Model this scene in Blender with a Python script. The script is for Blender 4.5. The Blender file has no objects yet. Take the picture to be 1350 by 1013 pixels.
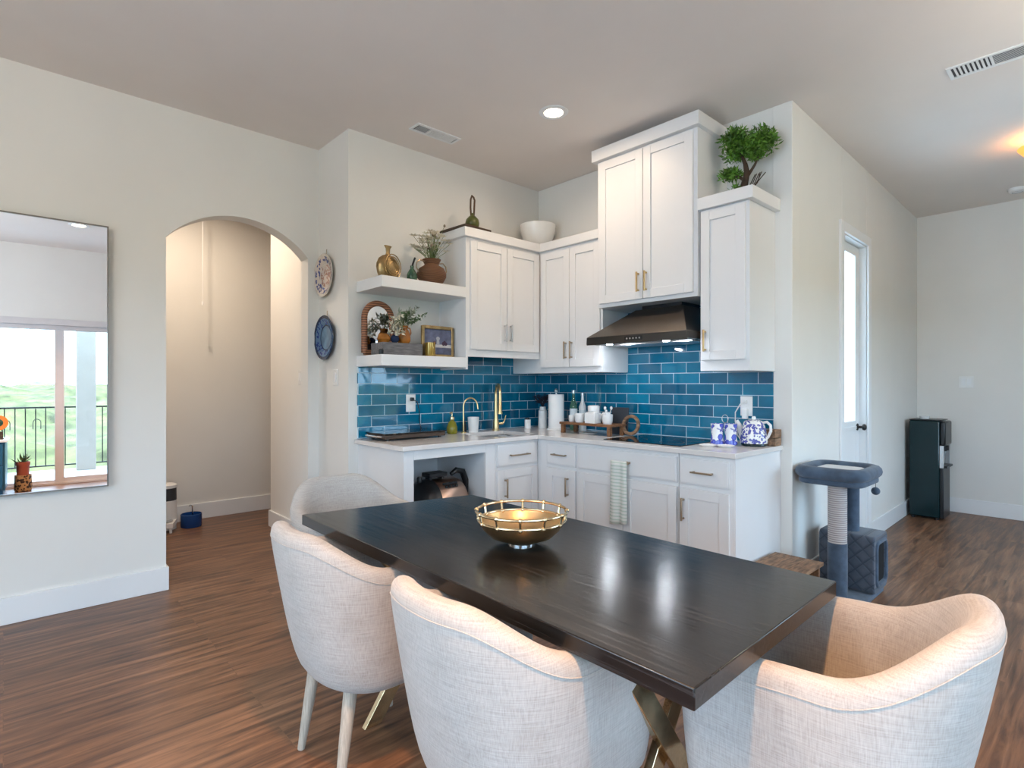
import bpy, bmesh, math, random
from mathutils import Vector, Matrix
random.seed(7)
R = math.radians
PI = math.pi
C = bpy.context.scene.collection
scene = bpy.context.scene

# ------------------------------------------------------------------ camera
cam_d = bpy.data.cameras.new('camera')
cam = bpy.data.objects.new('camera', cam_d)
C.objects.link(cam)
cam.location = (0, 0, 1.296)
cam.rotation_euler = (R(90), 0, R(47.5 - 90))
cam_d.sensor_width = 36.0
cam_d.lens = 732.0 / 1350.0 * 36.0
cam_d.clip_start = 0.05
scene.camera = cam

# ------------------------------------------------------------------ exposure
vs = scene.view_settings
vs.view_transform = 'Standard'
vs.look = 'None'
vs.gamma = 1.0
vs.use_curve_mapping = False
vs.exposure = 0.35
try:
    scene.cycles.use_denoising = True
    scene.cycles.max_bounces = 10
    scene.cycles.diffuse_bounces = 6
    scene.cycles.transparent_max_bounces = 12
    scene.cycles.sample_clamp_indirect = 6.0
    scene.cycles.caustics_reflective = False
    scene.cycles.caustics_refractive = False
except Exception:
    pass

# ------------------------------------------------------------------ sky
world = bpy.data.worlds.new('overcast_sky')
scene.world = world
world.use_nodes = True
bg = world.node_tree.nodes['Background']
bg.inputs[0].default_value = (0.55, 0.75, 1.0, 1)
bg.inputs[1].default_value = 8.3

DOWN_W = 4.0          # one recessed downlight
WARM = (1.0, 0.86, 0.71)


XWIN = -2.6


def portal(name, loc, rot, sx, sy):
    l = bpy.data.lights.new(name, 'AREA')
    l.shape = 'RECTANGLE'
    l.size = sx
    l.size_y = sy
    l.energy = 1
    o = bpy.data.objects.new(name, l)
    C.objects.link(o)
    o.location = loc
    o.rotation_euler = rot
    l.cycles.is_portal = True
    return o


portal('daylight_patio_door', (0.25, -1.20, 1.02), (R(90), 0, 0), 2.4, 2.04)
portal('daylight_added_west_window', (XWIN - 0.01, 0.85, 1.22), (R(90), 0, R(-90)), 2.7, 2.0)  # sampling portal of the added west window
portal('daylight_added_rear_window', (4.40, -1.20, 1.30), (R(90), 0, 0), 2.0, 1.5)  # sampling portal of the added rear window


# ------------------------------------------------------------------ materials
def mat(name, color, rough=0.5, metal=0.0, noise=None, bump=None, coat=0.0, sheen=0.0, trans=0.0, ior=1.45, emit=None, spec=None):
    """noise=(scale, amount, stretch) varies the colour; bump=(scale, strength, stretch)"""
    m = bpy.data.materials.new(name)
    m.use_nodes = True
    nt = m.node_tree
    b = nt.nodes['Principled BSDF']
    b.inputs['Base Color'].default_value = (*color, 1)
    b.inputs['Roughness'].default_value = rough
    b.inputs['Metallic'].default_value = metal
    if coat: b.inputs['Coat Weight'].default_value = coat
    if sheen: b.inputs['Sheen Weight'].default_value = sheen
    if trans: b.inputs['Transmission Weight'].default_value = trans
    if spec is not None: b.inputs['Specular IOR Level'].default_value = spec
    b.inputs['IOR'].default_value = ior
    if emit:
        b.inputs['Emission Color'].default_value = (*emit[0], 1)
        b.inputs['Emission Strength'].default_value = emit[1]
    tc = None

    def coords(st):
        nonlocal tc
        if tc is None:
            tc = nt.nodes.new('ShaderNodeTexCoord')
        mp = nt.nodes.new('ShaderNodeMapping')
        mp.inputs['Scale'].default_value = st
        nt.links.new(tc.outputs['Object'], mp.inputs['Vector'])
        return mp.outputs[0]
    if noise is None:
        noise = (6.0, 0.04, (1, 1, 1))
    sc, am, st = noise
    n = nt.nodes.new('ShaderNodeTexNoise')
    n.inputs['Scale'].default_value = sc
    n.inputs['Detail'].default_value = 5
    nt.links.new(coords(st), n.inputs['Vector'])
    r = nt.nodes.new('ShaderNodeValToRGB')
    r.color_ramp.elements[0].position = 0.3
    r.color_ramp.elements[1].position = 0.7
    r.color_ramp.elements[0].color = (*[c * (1 - am) for c in color], 1)
    r.color_ramp.elements[1].color = (*[min(1, c * (1 + am)) for c in color], 1)
    nt.links.new(n.outputs['Fac'], r.inputs[0])
    nt.links.new(r.outputs[0], b.inputs['Base Color'])
    if bump:
        sc, sg, st = bump
        n2 = nt.nodes.new('ShaderNodeTexNoise')
        n2.inputs['Scale'].default_value = sc
        n2.inputs['Detail'].default_value = 3
        nt.links.new(coords(st), n2.inputs['Vector'])
        bp = nt.nodes.new('ShaderNodeBump')
        bp.inputs['Strength'].default_value = sg
        bp.inputs['Distance'].default_value = 0.002
        nt.links.new(n2.outputs['Fac'], bp.inputs['Height'])
        nt.links.new(bp.outputs[0], b.inputs['Normal'])
    return m


def new_nodes(name):
    m = bpy.data.materials.new(name)
    m.use_nodes = True
    nt = m.node_tree
    return m, nt, nt.nodes['Principled BSDF'], nt.nodes.new, nt.links.new


def ramp(nt, fac, stops):
    r = nt.nodes.new('ShaderNodeValToRGB')
    cr = r.color_ramp
    while len(cr.elements) > 1:
        cr.elements.remove(cr.elements[-1])
    cr.elements[0].position = stops[0][0]
    cr.elements[0].color = (*stops[0][1], 1)
    for p, c in stops[1:]:
        e = cr.elements.new(p)
        e.color = (*c, 1)
    nt.links.new(fac, r.inputs[0])
    return r.outputs[0]


def tile_mat(name, axis, off_h, off_v):
    m, nt, b, N, L = new_nodes(name)
    tc = N('ShaderNodeTexCoord')
    sp = N('ShaderNodeSeparateXYZ')
    L(tc.outputs['Object'], sp.inputs[0])
    cb = N('ShaderNodeCombineXYZ')

    def add(out, v):
        a = N('ShaderNodeMath')
        a.operation = 'ADD'
        a.inputs[1].default_value = v
        L(out, a.inputs[0])
        return a.outputs[0]
    L(add(sp.outputs[axis], off_h), cb.inputs[0])
    L(add(sp.outputs['Z'], off_v), cb.inputs[1])
    br = N('ShaderNodeTexBrick')
    br.inputs['Scale'].default_value = 1
    br.inputs['Brick Width'].default_value = 0.204
    br.inputs['Row Height'].default_value = 0.0758
    br.inputs['Mortar Size'].default_value = 0.0022
    br.inputs['Mortar Smooth'].default_value = 0.25
    br.inputs['Color1'].default_value = (0.002, 0.088, 0.175, 1)
    br.inputs['Color2'].default_value = (0.003, 0.175, 0.305, 1)
    br.inputs['Mortar'].default_value = (0.55, 0.68, 0.75, 1)
    L(cb.outputs[0], br.inputs['Vector'])
    n = N('ShaderNodeTexNoise')
    n.inputs['Scale'].default_value = 9
    n.inputs['Detail'].default_value = 4
    L(cb.outputs[0], n.inputs['Vector'])
    hs = N('ShaderNodeHueSaturation')
    mr = N('ShaderNodeMapRange')
    mr.inputs[3].default_value = 0.7
    mr.inputs[4].default_value = 1.35
    L(n.outputs['Fac'], mr.inputs[0])
    L(mr.outputs[0], hs.inputs['Value'])
    L(br.outputs['Color'], hs.inputs['Color'])
    L(hs.outputs[0], b.inputs['Base Color'])
    rr = N('ShaderNodeMapRange')
    rr.inputs[3].default_value = 0.05
    rr.inputs[4].default_value = 0.6
    L(br.outputs['Fac'], rr.inputs[0])
    L(rr.outputs[0], b.inputs['Roughness'])
    wn = N('ShaderNodeTexNoise')
    wn.inputs['Scale'].default_value = 7
    wn.inputs['Detail'].default_value = 1
    L(cb.outputs[0], wn.inputs['Vector'])
    inv = N('ShaderNodeMath')
    inv.operation = 'MULTIPLY_ADD'
    inv.inputs[1].default_value = -0.35
    L(br.outputs['Fac'], inv.inputs[0])
    L(wn.outputs['Fac'], inv.inputs[2])
    bp = N('ShaderNodeBump')
    bp.inputs['Strength'].default_value = 0.5
    bp.inputs['Distance'].default_value = 0.0035
    L(inv.outputs[0], bp.inputs['Height'])
    L(bp.outputs[0], b.inputs['Normal'])
    b.inputs['Specular IOR Level'].default_value = 0.6
    return m


def floor_mat():
    m, nt, b, N, L = new_nodes('walnut_vinyl_plank')
    tc = N('ShaderNodeTexCoord')
    br = N('ShaderNodeTexBrick')
    br.offset = 0.37
    br.inputs['Scale'].default_value = 1
    br.inputs['Brick Width'].default_value = 1.22
    br.inputs['Row Height'].default_value = 0.165
    br.inputs['Mortar Size'].default_value = 0.0012
    br.inputs['Color1'].default_value = (0.25, 0.25, 0.25, 1)
    br.inputs['Color2'].default_value = (0.75, 0.75, 0.75, 1)
    br.inputs['Mortar'].default_value = (0.2, 0.2, 0.2, 1)
    L(tc.outputs['Object'], br.inputs['Vector'])
    # grain shifted per plank
    sc = N('ShaderNodeVectorMath')
    sc.operation = 'SCALE'
    sc.inputs['Scale'].default_value = 9.0
    L(br.outputs['Color'], sc.inputs[0])
    ad = N('ShaderNodeVectorMath')
    ad.operation = 'ADD'
    L(tc.outputs['Object'], ad.inputs[0])
    L(sc.outputs[0], ad.inputs[1])
    mp = N('ShaderNodeMapping')
    mp.inputs['Scale'].default_value = (1.5, 19, 1)
    L(ad.outputs[0], mp.inputs['Vector'])
    n = N('ShaderNodeTexNoise')
    n.inputs['Scale'].default_value = 1.6
    n.inputs['Detail'].default_value = 8
    n.inputs['Roughness'].default_value = 0.62
    n.inputs['Distortion'].default_value = 0.4
    L(mp.outputs[0], n.inputs['Vector'])
    col = ramp(nt, n.outputs['Fac'], [(0.28, (0.040, 0.019, 0.012)), (0.43, (0.125, 0.061, 0.034)),
                                      (0.57, (0.235, 0.118, 0.063)), (0.76, (0.37, 0.205, 0.118))])
    mx = N('ShaderNodeMix')
    mx.data_type = 'RGBA'
    mx.blend_type = 'MULTIPLY'
    mx.inputs['Factor'].default_value = 0.45
    L(col, mx.inputs['A'])
    cc = ramp(nt, br.outputs['Color'], [(0.0, (0.2, 0.2, 0.2)), (0.3, (0.62, 0.60, 0.58)), (0.75, (1.0, 1.0, 1.0))])
    L(cc, mx.inputs['B'])
    L(mx.outputs['Result'], b.inputs['Base Color'])
    mr = N('ShaderNodeMapRange')
    mr.inputs[3].default_value = 0.30
    mr.inputs[4].default_value = 0.48
    L(n.outputs['Fac'], mr.inputs[0])
    L(mr.outputs[0], b.inputs['Roughness'])
    bp = N('ShaderNodeBump')
    bp.inputs['Strength'].default_value = 0.35
    bp.inputs['Distance'].default_value = 0.002
    L(n.outputs['Fac'], bp.inputs['Height'])
    L(bp.outputs[0], b.inputs['Normal'])
    return m


def table_mat():
    m, nt, b, N, L = new_nodes('black_stained_oak')
    tc = N('ShaderNodeTexCoord')
    mp = N('ShaderNodeMapping')
    mp.inputs['Scale'].default_value = (46, 1.2, 46)
    L(tc.outputs['Object'], mp.inputs['Vector'])
    n = N('ShaderNodeTexNoise')
    n.inputs['Scale'].default_value = 2.2
    n.inputs['Detail'].default_value = 7
    n.inputs['Distortion'].default_value = 0.6
    L(mp.outputs[0], n.inputs['Vector'])
    col = ramp(nt, n.outputs['Fac'], [(0.3, (0.004, 0.004, 0.0045)), (0.54, (0.009, 0.009, 0.0095)), (0.70, (0.030, 0.030, 0.032))])
    L(col, b.inputs['Base Color'])
    b.inputs['Roughness'].default_value = 0.2
    mr = N('ShaderNodeMapRange')
    mr.inputs[3].default_value = 0.10
    mr.inputs[4].default_value = 0.30
    L(n.outputs['Fac'], mr.inputs[0])
    L(mr.outputs[0], b.inputs['Roughness'])
    bp = N('ShaderNodeBump')
    bp.inputs['Strength'].default_value = 0.24
    bp.inputs['Distance'].default_value = 0.001
    L(n.outputs['Fac'], bp.inputs['Height'])
    L(bp.outputs[0], b.inputs['Normal'])
    return m


def linen_mat():
    m, nt, b, N, L = new_nodes('natural_linen')
    tc = N('ShaderNodeTexCoord')
    outs = []
    for st in ((14, 14, 420), (380, 380, 14)):
        mp = N('ShaderNodeMapping')
        mp.inputs['Scale'].default_value = st
        L(tc.outputs['Object'], mp.inputs['Vector'])
        n = N('ShaderNodeTexNoise')
        n.inputs['Scale'].default_value = 1.0
        n.inputs['Detail'].default_value = 3
        L(mp.outputs[0], n.inputs['Vector'])
        outs.append(n.outputs['Fac'])
    a = N('ShaderNodeMath')
    a.operation = 'ADD'
    L(outs[0], a.inputs[0])
    L(outs[1], a.inputs[1])
    h = N('ShaderNodeMath')
    h.operation = 'MULTIPLY'
    h.inputs[1].default_value = 0.5
    L(a.outputs[0], h.inputs[0])
    col = ramp(nt, h.outputs[0], [(0.34, (0.315, 0.30, 0.285)), (0.5, (0.395, 0.38, 0.365)), (0.66, (0.46, 0.445, 0.43))])
    # faint wear blotches
    bl = N('ShaderNodeTexNoise')
    bl.inputs['Scale'].default_value = 7
    bl.inputs['Detail'].default_value = 4
    L(tc.outputs['Object'], bl.inputs['Vector'])
    mx = N('ShaderNodeMix')
    mx.data_type = 'RGBA'
    mx.blend_type = 'MULTIPLY'
    mx.inputs['Factor'].default_value = 0.6
    L(col, mx.inputs['A'])
    L(ramp(nt, bl.outputs['Fac'], [(0.32, (0.86, 0.84, 0.82)), (0.5, (1, 1, 1))]), mx.inputs['B'])
    L(mx.outputs['Result'], b.inputs['Base Color'])
    b.inputs['Roughness'].default_value = 0.95
    b.inputs['Sheen Weight'].default_value = 0.25
    b.inputs['Specular IOR Level'].default_value = 0.15
    bp = N('ShaderNodeBump')
    bp.inputs['Strength'].default_value = 0.35
    bp.inputs['Distance'].default_value = 0.0015
    L(h.outputs[0], bp.inputs['Height'])
    L(bp.outputs[0], b.inputs['Normal'])
    return m


def glass_mat(name, tint=(1, 1, 1), reflect=0.08):
    m = bpy.data.materials.new(name)
    m.use_nodes = True
    nt = m.node_tree
    nt.nodes.remove(nt.nodes['Principled BSDF'])
    out = nt.nodes['Material Output']
    t = nt.nodes.new('ShaderNodeBsdfTransparent')
    t.inputs[0].default_value = (*tint, 1)
    g = nt.nodes.new('ShaderNodeBsdfGlossy')
    g.inputs['Roughness'].default_value = 0.02
    lw = nt.nodes.new('ShaderNodeLayerWeight')
    pw = nt.nodes.new('ShaderNodeMath')
    pw.operation = 'POWER'
    pw.inputs[1].default_value = 5.0
    nt.links.new(lw.outputs['Facing'], pw.inputs[0])
    f = nt.nodes.new('ShaderNodeMath')
    f.operation = 'MULTIPLY_ADD'
    f.inputs[1].default_value = 0.6
    f.inputs[2].default_value = reflect * 0.5
    nt.links.new(pw.outputs[0], f.inputs[0])
    mx = nt.nodes.new('ShaderNodeMixShader')
    nt.links.new(f.outputs[0], mx.inputs[0])
    nt.links.new(t.outputs[0], mx.inputs[1])
    nt.links.new(g.outputs[0], mx.inputs[2])
    nt.links.new(mx.outputs[0], out.inputs[0])
    return m


def voronoi_mat(name, base, spots, scale, thr, rough=0.3):
    """base colour with painted blotches (glazed decoration)"""
    m, nt, b, N, L = new_nodes(name)
    tc = N('ShaderNodeTexCoord')
    n = N('ShaderNodeTexNoise')
    n.inputs['Scale'].default_value = scale
    n.inputs['Detail'].default_value = 2
    L(tc.outputs['Object'], n.inputs['Vector'])
    v = N('ShaderNodeTexVoronoi')
    v.inputs['Scale'].default_value = scale * 1.3
    L(tc.outputs['Object'], v.inputs['Vector'])
    a = N('ShaderNodeMath')
    a.operation = 'MULTIPLY_ADD'
    a.inputs[1].default_value = 0.5
    L(v.outputs['Distance'], a.inputs[0])
    L(n.outputs['Fac'], a.inputs[2])
    stops = [(0.0, spots[0]), (thr - 0.16, spots[-1]), (thr - 0.04, spots[0]), (thr, base), (1.0, base)]
    L(ramp(nt, a.outputs[0], stops), b.inputs['Base Color'])
    b.inputs['Roughness'].default_value = rough
    return m


def stripes_mat(name, c1, c2, axis, freq, rough=0.7, width=0.5, bump=0.0, axis2=None, freq2=0, metal=0.0):
    """woven / striped cloth, cane, slats: sine bands along one (or two) object axes"""
    m, nt, b, N, L = new_nodes(name)
    tc = N('ShaderNodeTexCoord')
    sp = N('ShaderNodeSeparateXYZ')
    L(tc.outputs['Object'], sp.inputs[0])

    def band(ax, fr):
        mu = N('ShaderNodeMath')
        mu.operation = 'MULTIPLY'
        mu.inputs[1].default_value = fr * 2 * PI
        L(sp.outputs[ax], mu.inputs[0])
        s = N('ShaderNodeMath')
        s.operation = 'SINE'
        L(mu.outputs[0], s.inputs[0])
        h = N('ShaderNodeMath')
        h.operation = 'MULTIPLY_ADD'
        h.inputs[1].default_value = 0.5
        h.inputs[2].default_value = 0.5
        L(s.outputs[0], h.inputs[0])
        return h.outputs[0]
    f = band(axis, freq)
    if axis2:
        mm = N('ShaderNodeMath')
        mm.operation = 'MULTIPLY'
        L(f, mm.inputs[0])
        L(band(axis2, freq2), mm.inputs[1])
        f = mm.outputs[0]
    L(ramp(nt, f, [(max(0, width - 0.15), c1), (min(1, width + 0.15), c2)]), b.inputs['Base Color'])
    b.inputs['Roughness'].default_value = rough
    b.inputs['Metallic'].default_value = metal
    if bump:
        bp = N('ShaderNodeBump')
        bp.inputs['Strength'].default_value = bump
        bp.inputs['Distance'].default_value = 0.003
        L(f, bp.inputs['Height'])
        L(bp.outputs[0], b.inputs['Normal'])
    return m


M = dict(
    wall=mat('wall_paint', (0.74, 0.73, 0.70), 0.85, noise=(3, 0.015, (1, 1, 1)), bump=(160, 0.06, (1, 1, 1))),
    ceil=mat('ceiling_paint', (0.76, 0.70, 0.655), 0.95, noise=(3, 0.015, (1, 1, 1)), bump=(120, 0.08, (1, 1, 1))),
    trim=mat('white_trim_paint', (0.78, 0.79, 0.80), 0.45, noise=(4, 0.01, (1, 1, 1))),
    cab=mat('white_cabinet_paint', (0.76, 0.76, 0.765), 0.4, noise=(4, 0.012, (1, 1, 1))),
    inside=mat('grey_cabinet_interior', (0.70, 0.72, 0.74), 0.6),
    quartz=mat('white_quartz', (0.72, 0.69, 0.67), 0.14, noise=(5, 0.06, (1, 1, 1))),
    floor=floor_mat(),
    tile_s=tile_mat('teal_glass_tile_sink', 'X', -1.914 + 0.204 * 20, -0.919 + 0.0758 * 20),
    tile_r=tile_mat('teal_glass_tile_range', 'Y', -2.582 + 0.204 * 20, -0.919 + 0.0758 * 20),
    table=table_mat(),
    linen=linen_mat(),
    brass=mat('brushed_brass', (0.72, 0.52, 0.26), 0.3, 1.0),
    gold=mat('polished_gold', (0.74, 0.58, 0.36), 0.2, 1.0, noise=(30, 0.15, (1, 1, 1)), bump=(60, 0.25, (1, 1, 1))),
    oldgold=mat('antique_gold', (0.36, 0.25, 0.12), 0.38, 1.0, noise=(22, 0.35, (1, 1, 1)), bump=(90, 0.6, (1, 1, 1))),
    bronze=mat('bronze_pull', (0.42, 0.33, 0.24), 0.35, 1.0),
    chrome=mat('chrome', (0.75, 0.75, 0.76), 0.12, 1.0),
    steel=mat('dark_brushed_steel', (0.20, 0.178, 0.16), 0.34, 1.0, noise=(40, 0.08, (1, 30, 30))),
    darksteel=mat('dark_steel_edge', (0.085, 0.08, 0.076), 0.32, 1.0),
    steel_l=mat('light_brushed_steel', (0.62, 0.62, 0.62), 0.3, 1.0),
    black=mat('black_plastic', (0.012, 0.013, 0.015), 0.35),
    blackglass=mat('black_ceramic_glass', (0.004, 0.004, 0.005), 0.04),
    charcoal=mat('charcoal_soft_plastic', (0.035, 0.037, 0.045), 0.45),
    legwood=mat('whitewashed_wood', (0.42, 0.38, 0.32), 0.55, noise=(8, 0.2, (30, 30, 2))),
    mirror=mat('silvered_glass', (0.86, 0.87, 0.88), 0.0, 1.0, noise=(3, 0.0, (1, 1, 1))),
    glass=glass_mat('clear_window_glass', (0.93, 0.96, 0.95)),
    white=mat('white_ceramic', (0.80, 0.80, 0.79), 0.18),
    whitematte=mat('white_matte', (0.78, 0.78, 0.78), 0.7),
    paper=mat('white_paper_towel', (0.85, 0.85, 0.85), 0.95, bump=(120, 0.4, (1, 1, 1))),
    wood=mat('warm_brown_wood', (0.19, 0.085, 0.036), 0.5, noise=(6, 0.45, (3, 26, 26)), bump=(20, 0.3, (2, 30, 30))),
    lightwood=mat('rustic_oak_slats', (0.22, 0.125, 0.070), 0.55, noise=(5, 0.6, (3, 14, 14)), bump=(20, 0.3, (2, 30, 30))),
    darkwood=mat('dark_walnut', (0.05, 0.028, 0.016), 0.5, noise=(6, 0.4, (3, 26, 26))),
    greybox=mat('grey_driftwood', (0.13, 0.125, 0.13), 0.7, noise=(5, 0.45, (3, 30, 30))),
    wicker=stripes_mat('brown_wicker', (0.075, 0.030, 0.012), (0.19, 0.080, 0.030), 'Z', 130, 0.6, 0.45, 0.8),
    rattan=stripes_mat('wrapped_rattan', (0.12, 0.045, 0.022), (0.34, 0.15, 0.075), 'Z', 60, 0.55, 0.45, 0.7),
    amber=mat('amber_glazed_glass', (0.30, 0.085, 0.012), 0.08, trans=0.55),
    ambersolid=mat('amber_ceramic', (0.33, 0.12, 0.02), 0.15, noise=(14, 0.4, (1, 1, 1))),
    greenglass=mat('green_glass', (0.10, 0.30, 0.20), 0.06, trans=0.6),
    darkgreen=mat('dark_green_ceramic', (0.035, 0.085, 0.05), 0.2, noise=(25, 0.4, (1, 1, 1))),
    gourd=mat('olive_gourd', (0.085, 0.095, 0.022), 0.3, noise=(12, 0.45, (1, 1, 1))),
    leather=mat('brown_leather', (0.07, 0.032, 0.014), 0.6),
    leaf=mat('olive_leaf', (0.10, 0.17, 0.075), 0.5, noise=(20, 0.3, (1, 1, 1))),
    paleleaf=mat('sage_leaf', (0.36, 0.39, 0.31), 0.6, noise=(20, 0.3, (1, 1, 1))),
    bonsai=mat('bright_evergreen_needles', (0.085, 0.20, 0.020), 0.55, noise=(18, 0.65, (1, 1, 1))),
    bark=mat('dark_bark', (0.05, 0.03, 0.018), 0.85, noise=(25, 0.4, (1, 1, 1)), bump=(60, 0.8, (1, 1, 1))),
    stem=mat('green_stem', (0.13, 0.18, 0.06), 0.6),
    petal=mat('cream_petal', (0.74, 0.69, 0.56), 0.8, noise=(30, 0.15, (1, 1, 1))),
    pod=mat('dried_seed_pod', (0.20, 0.16, 0.12), 0.8),
    navy=mat('navy_yarn', (0.012, 0.025, 0.07), 0.8, bump=(140, 0.7, (1, 1, 1))),
    lav=mat('dark_dried_lavender', (0.014, 0.014, 0.028), 0.9),
    catgrey=mat('slate_blue_plush', (0.055, 0.085, 0.13), 0.95, noise=(16, 0.3, (1, 1, 1)), sheen=0.2, bump=(220, 0.5, (1, 1, 1))),
    cathole=mat('black_opening_shade', (0.006, 0.006, 0.007), 1.0),  # black stands in for the shade inside the cat tree entrance
    catpad=mat('white_faux_fur', (0.66, 0.68, 0.70), 1.0),
    sisal=stripes_mat('sisal_rope', (0.30, 0.27, 0.27), (0.52, 0.48, 0.47), 'Z', 80, 0.9, 0.4, 0.8),
    teal=mat('dark_teal_gloss_panel', (0.004, 0.020, 0.024), 0.14),
    copper=mat('copper_pan', (0.55, 0.36, 0.27), 0.28, 1.0),
    label=mat('paper_label', (0.62, 0.68, 0.70), 0.6),
    blue=mat('cobalt_enamel', (0.01, 0.06, 0.22), 0.2),
    yellowsoap=mat('amber_green_soap_glass', (0.30, 0.27, 0.025), 0.08, trans=0.35),
    chest=mat('peacock_blue_paint', (0.02, 0.11, 0.20), 0.35),
    orange=mat('orange_glaze', (0.75, 0.22, 0.04), 0.25),
    terracotta=mat('terracotta', (0.32, 0.07, 0.035), 0.7),
    leopard=voronoi_mat('patterned_basket_weave', (0.42, 0.24, 0.10), ((0.05, 0.025, 0.015), (0.02, 0.01, 0.008)), 26, 0.72, 0.8),
    iron=mat('black_iron', (0.015, 0.014, 0.014), 0.5),
    concrete=mat('pale_concrete', (0.62, 0.62, 0.62), 0.8, noise=(4, 0.06, (1, 1, 1))),
    stucco=mat('grey_stucco', (0.40, 0.35, 0.305), 0.85, bump=(90, 0.4, (1, 1, 1))),
    vinyl=mat('white_vinyl_frame', (0.62, 0.60, 0.61), 0.4),
    bush=mat('pale_green_brush', (0.150, 0.150, 0.050), 0.9, noise=(1.2, 0.6, (1, 1, 1))),
    bluewhite=voronoi_mat('blue_figured_glaze', (0.78, 0.78, 0.80), ((0.03, 0.04, 0.33), (0.10, 0.13, 0.55)), 22, 0.77, 0.12),
    floral=voronoi_mat('floral_printed_enamel', (0.80, 0.79, 0.77), ((0.05, 0.06, 0.30), (0.12, 0.13, 0.42)), 44, 0.76, 0.18),
    towelcloth=stripes_mat('green_striped_cotton', (0.72, 0.74, 0.70), (0.50, 0.60, 0.53), 'Z', 46, 0.95, 0.72),
    cushion=mat('white_cable', (0.75, 0.75, 0.75), 0.5),
    lampglow=mat('warm_lamp_glass', (1.0, 0.8, 0.6), 0.3, emit=((1.0, 0.78, 0.55), 14.0)),
    ledglow=mat('cool_led_lens', (0.9, 0.95, 1.0), 0.3, emit=((0.86, 0.92, 1.0), 230.0)),
    amberlamp=mat('amber_lamp_shade', (0.75, 0.33, 0.07), 0.3, emit=((1.0, 0.42, 0.08), 0.9)),
    candle=mat('gold_candle_glass', (0.40, 0.25, 0.05), 0.12, 0.3, emit=None, trans=0.3),
)


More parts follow.
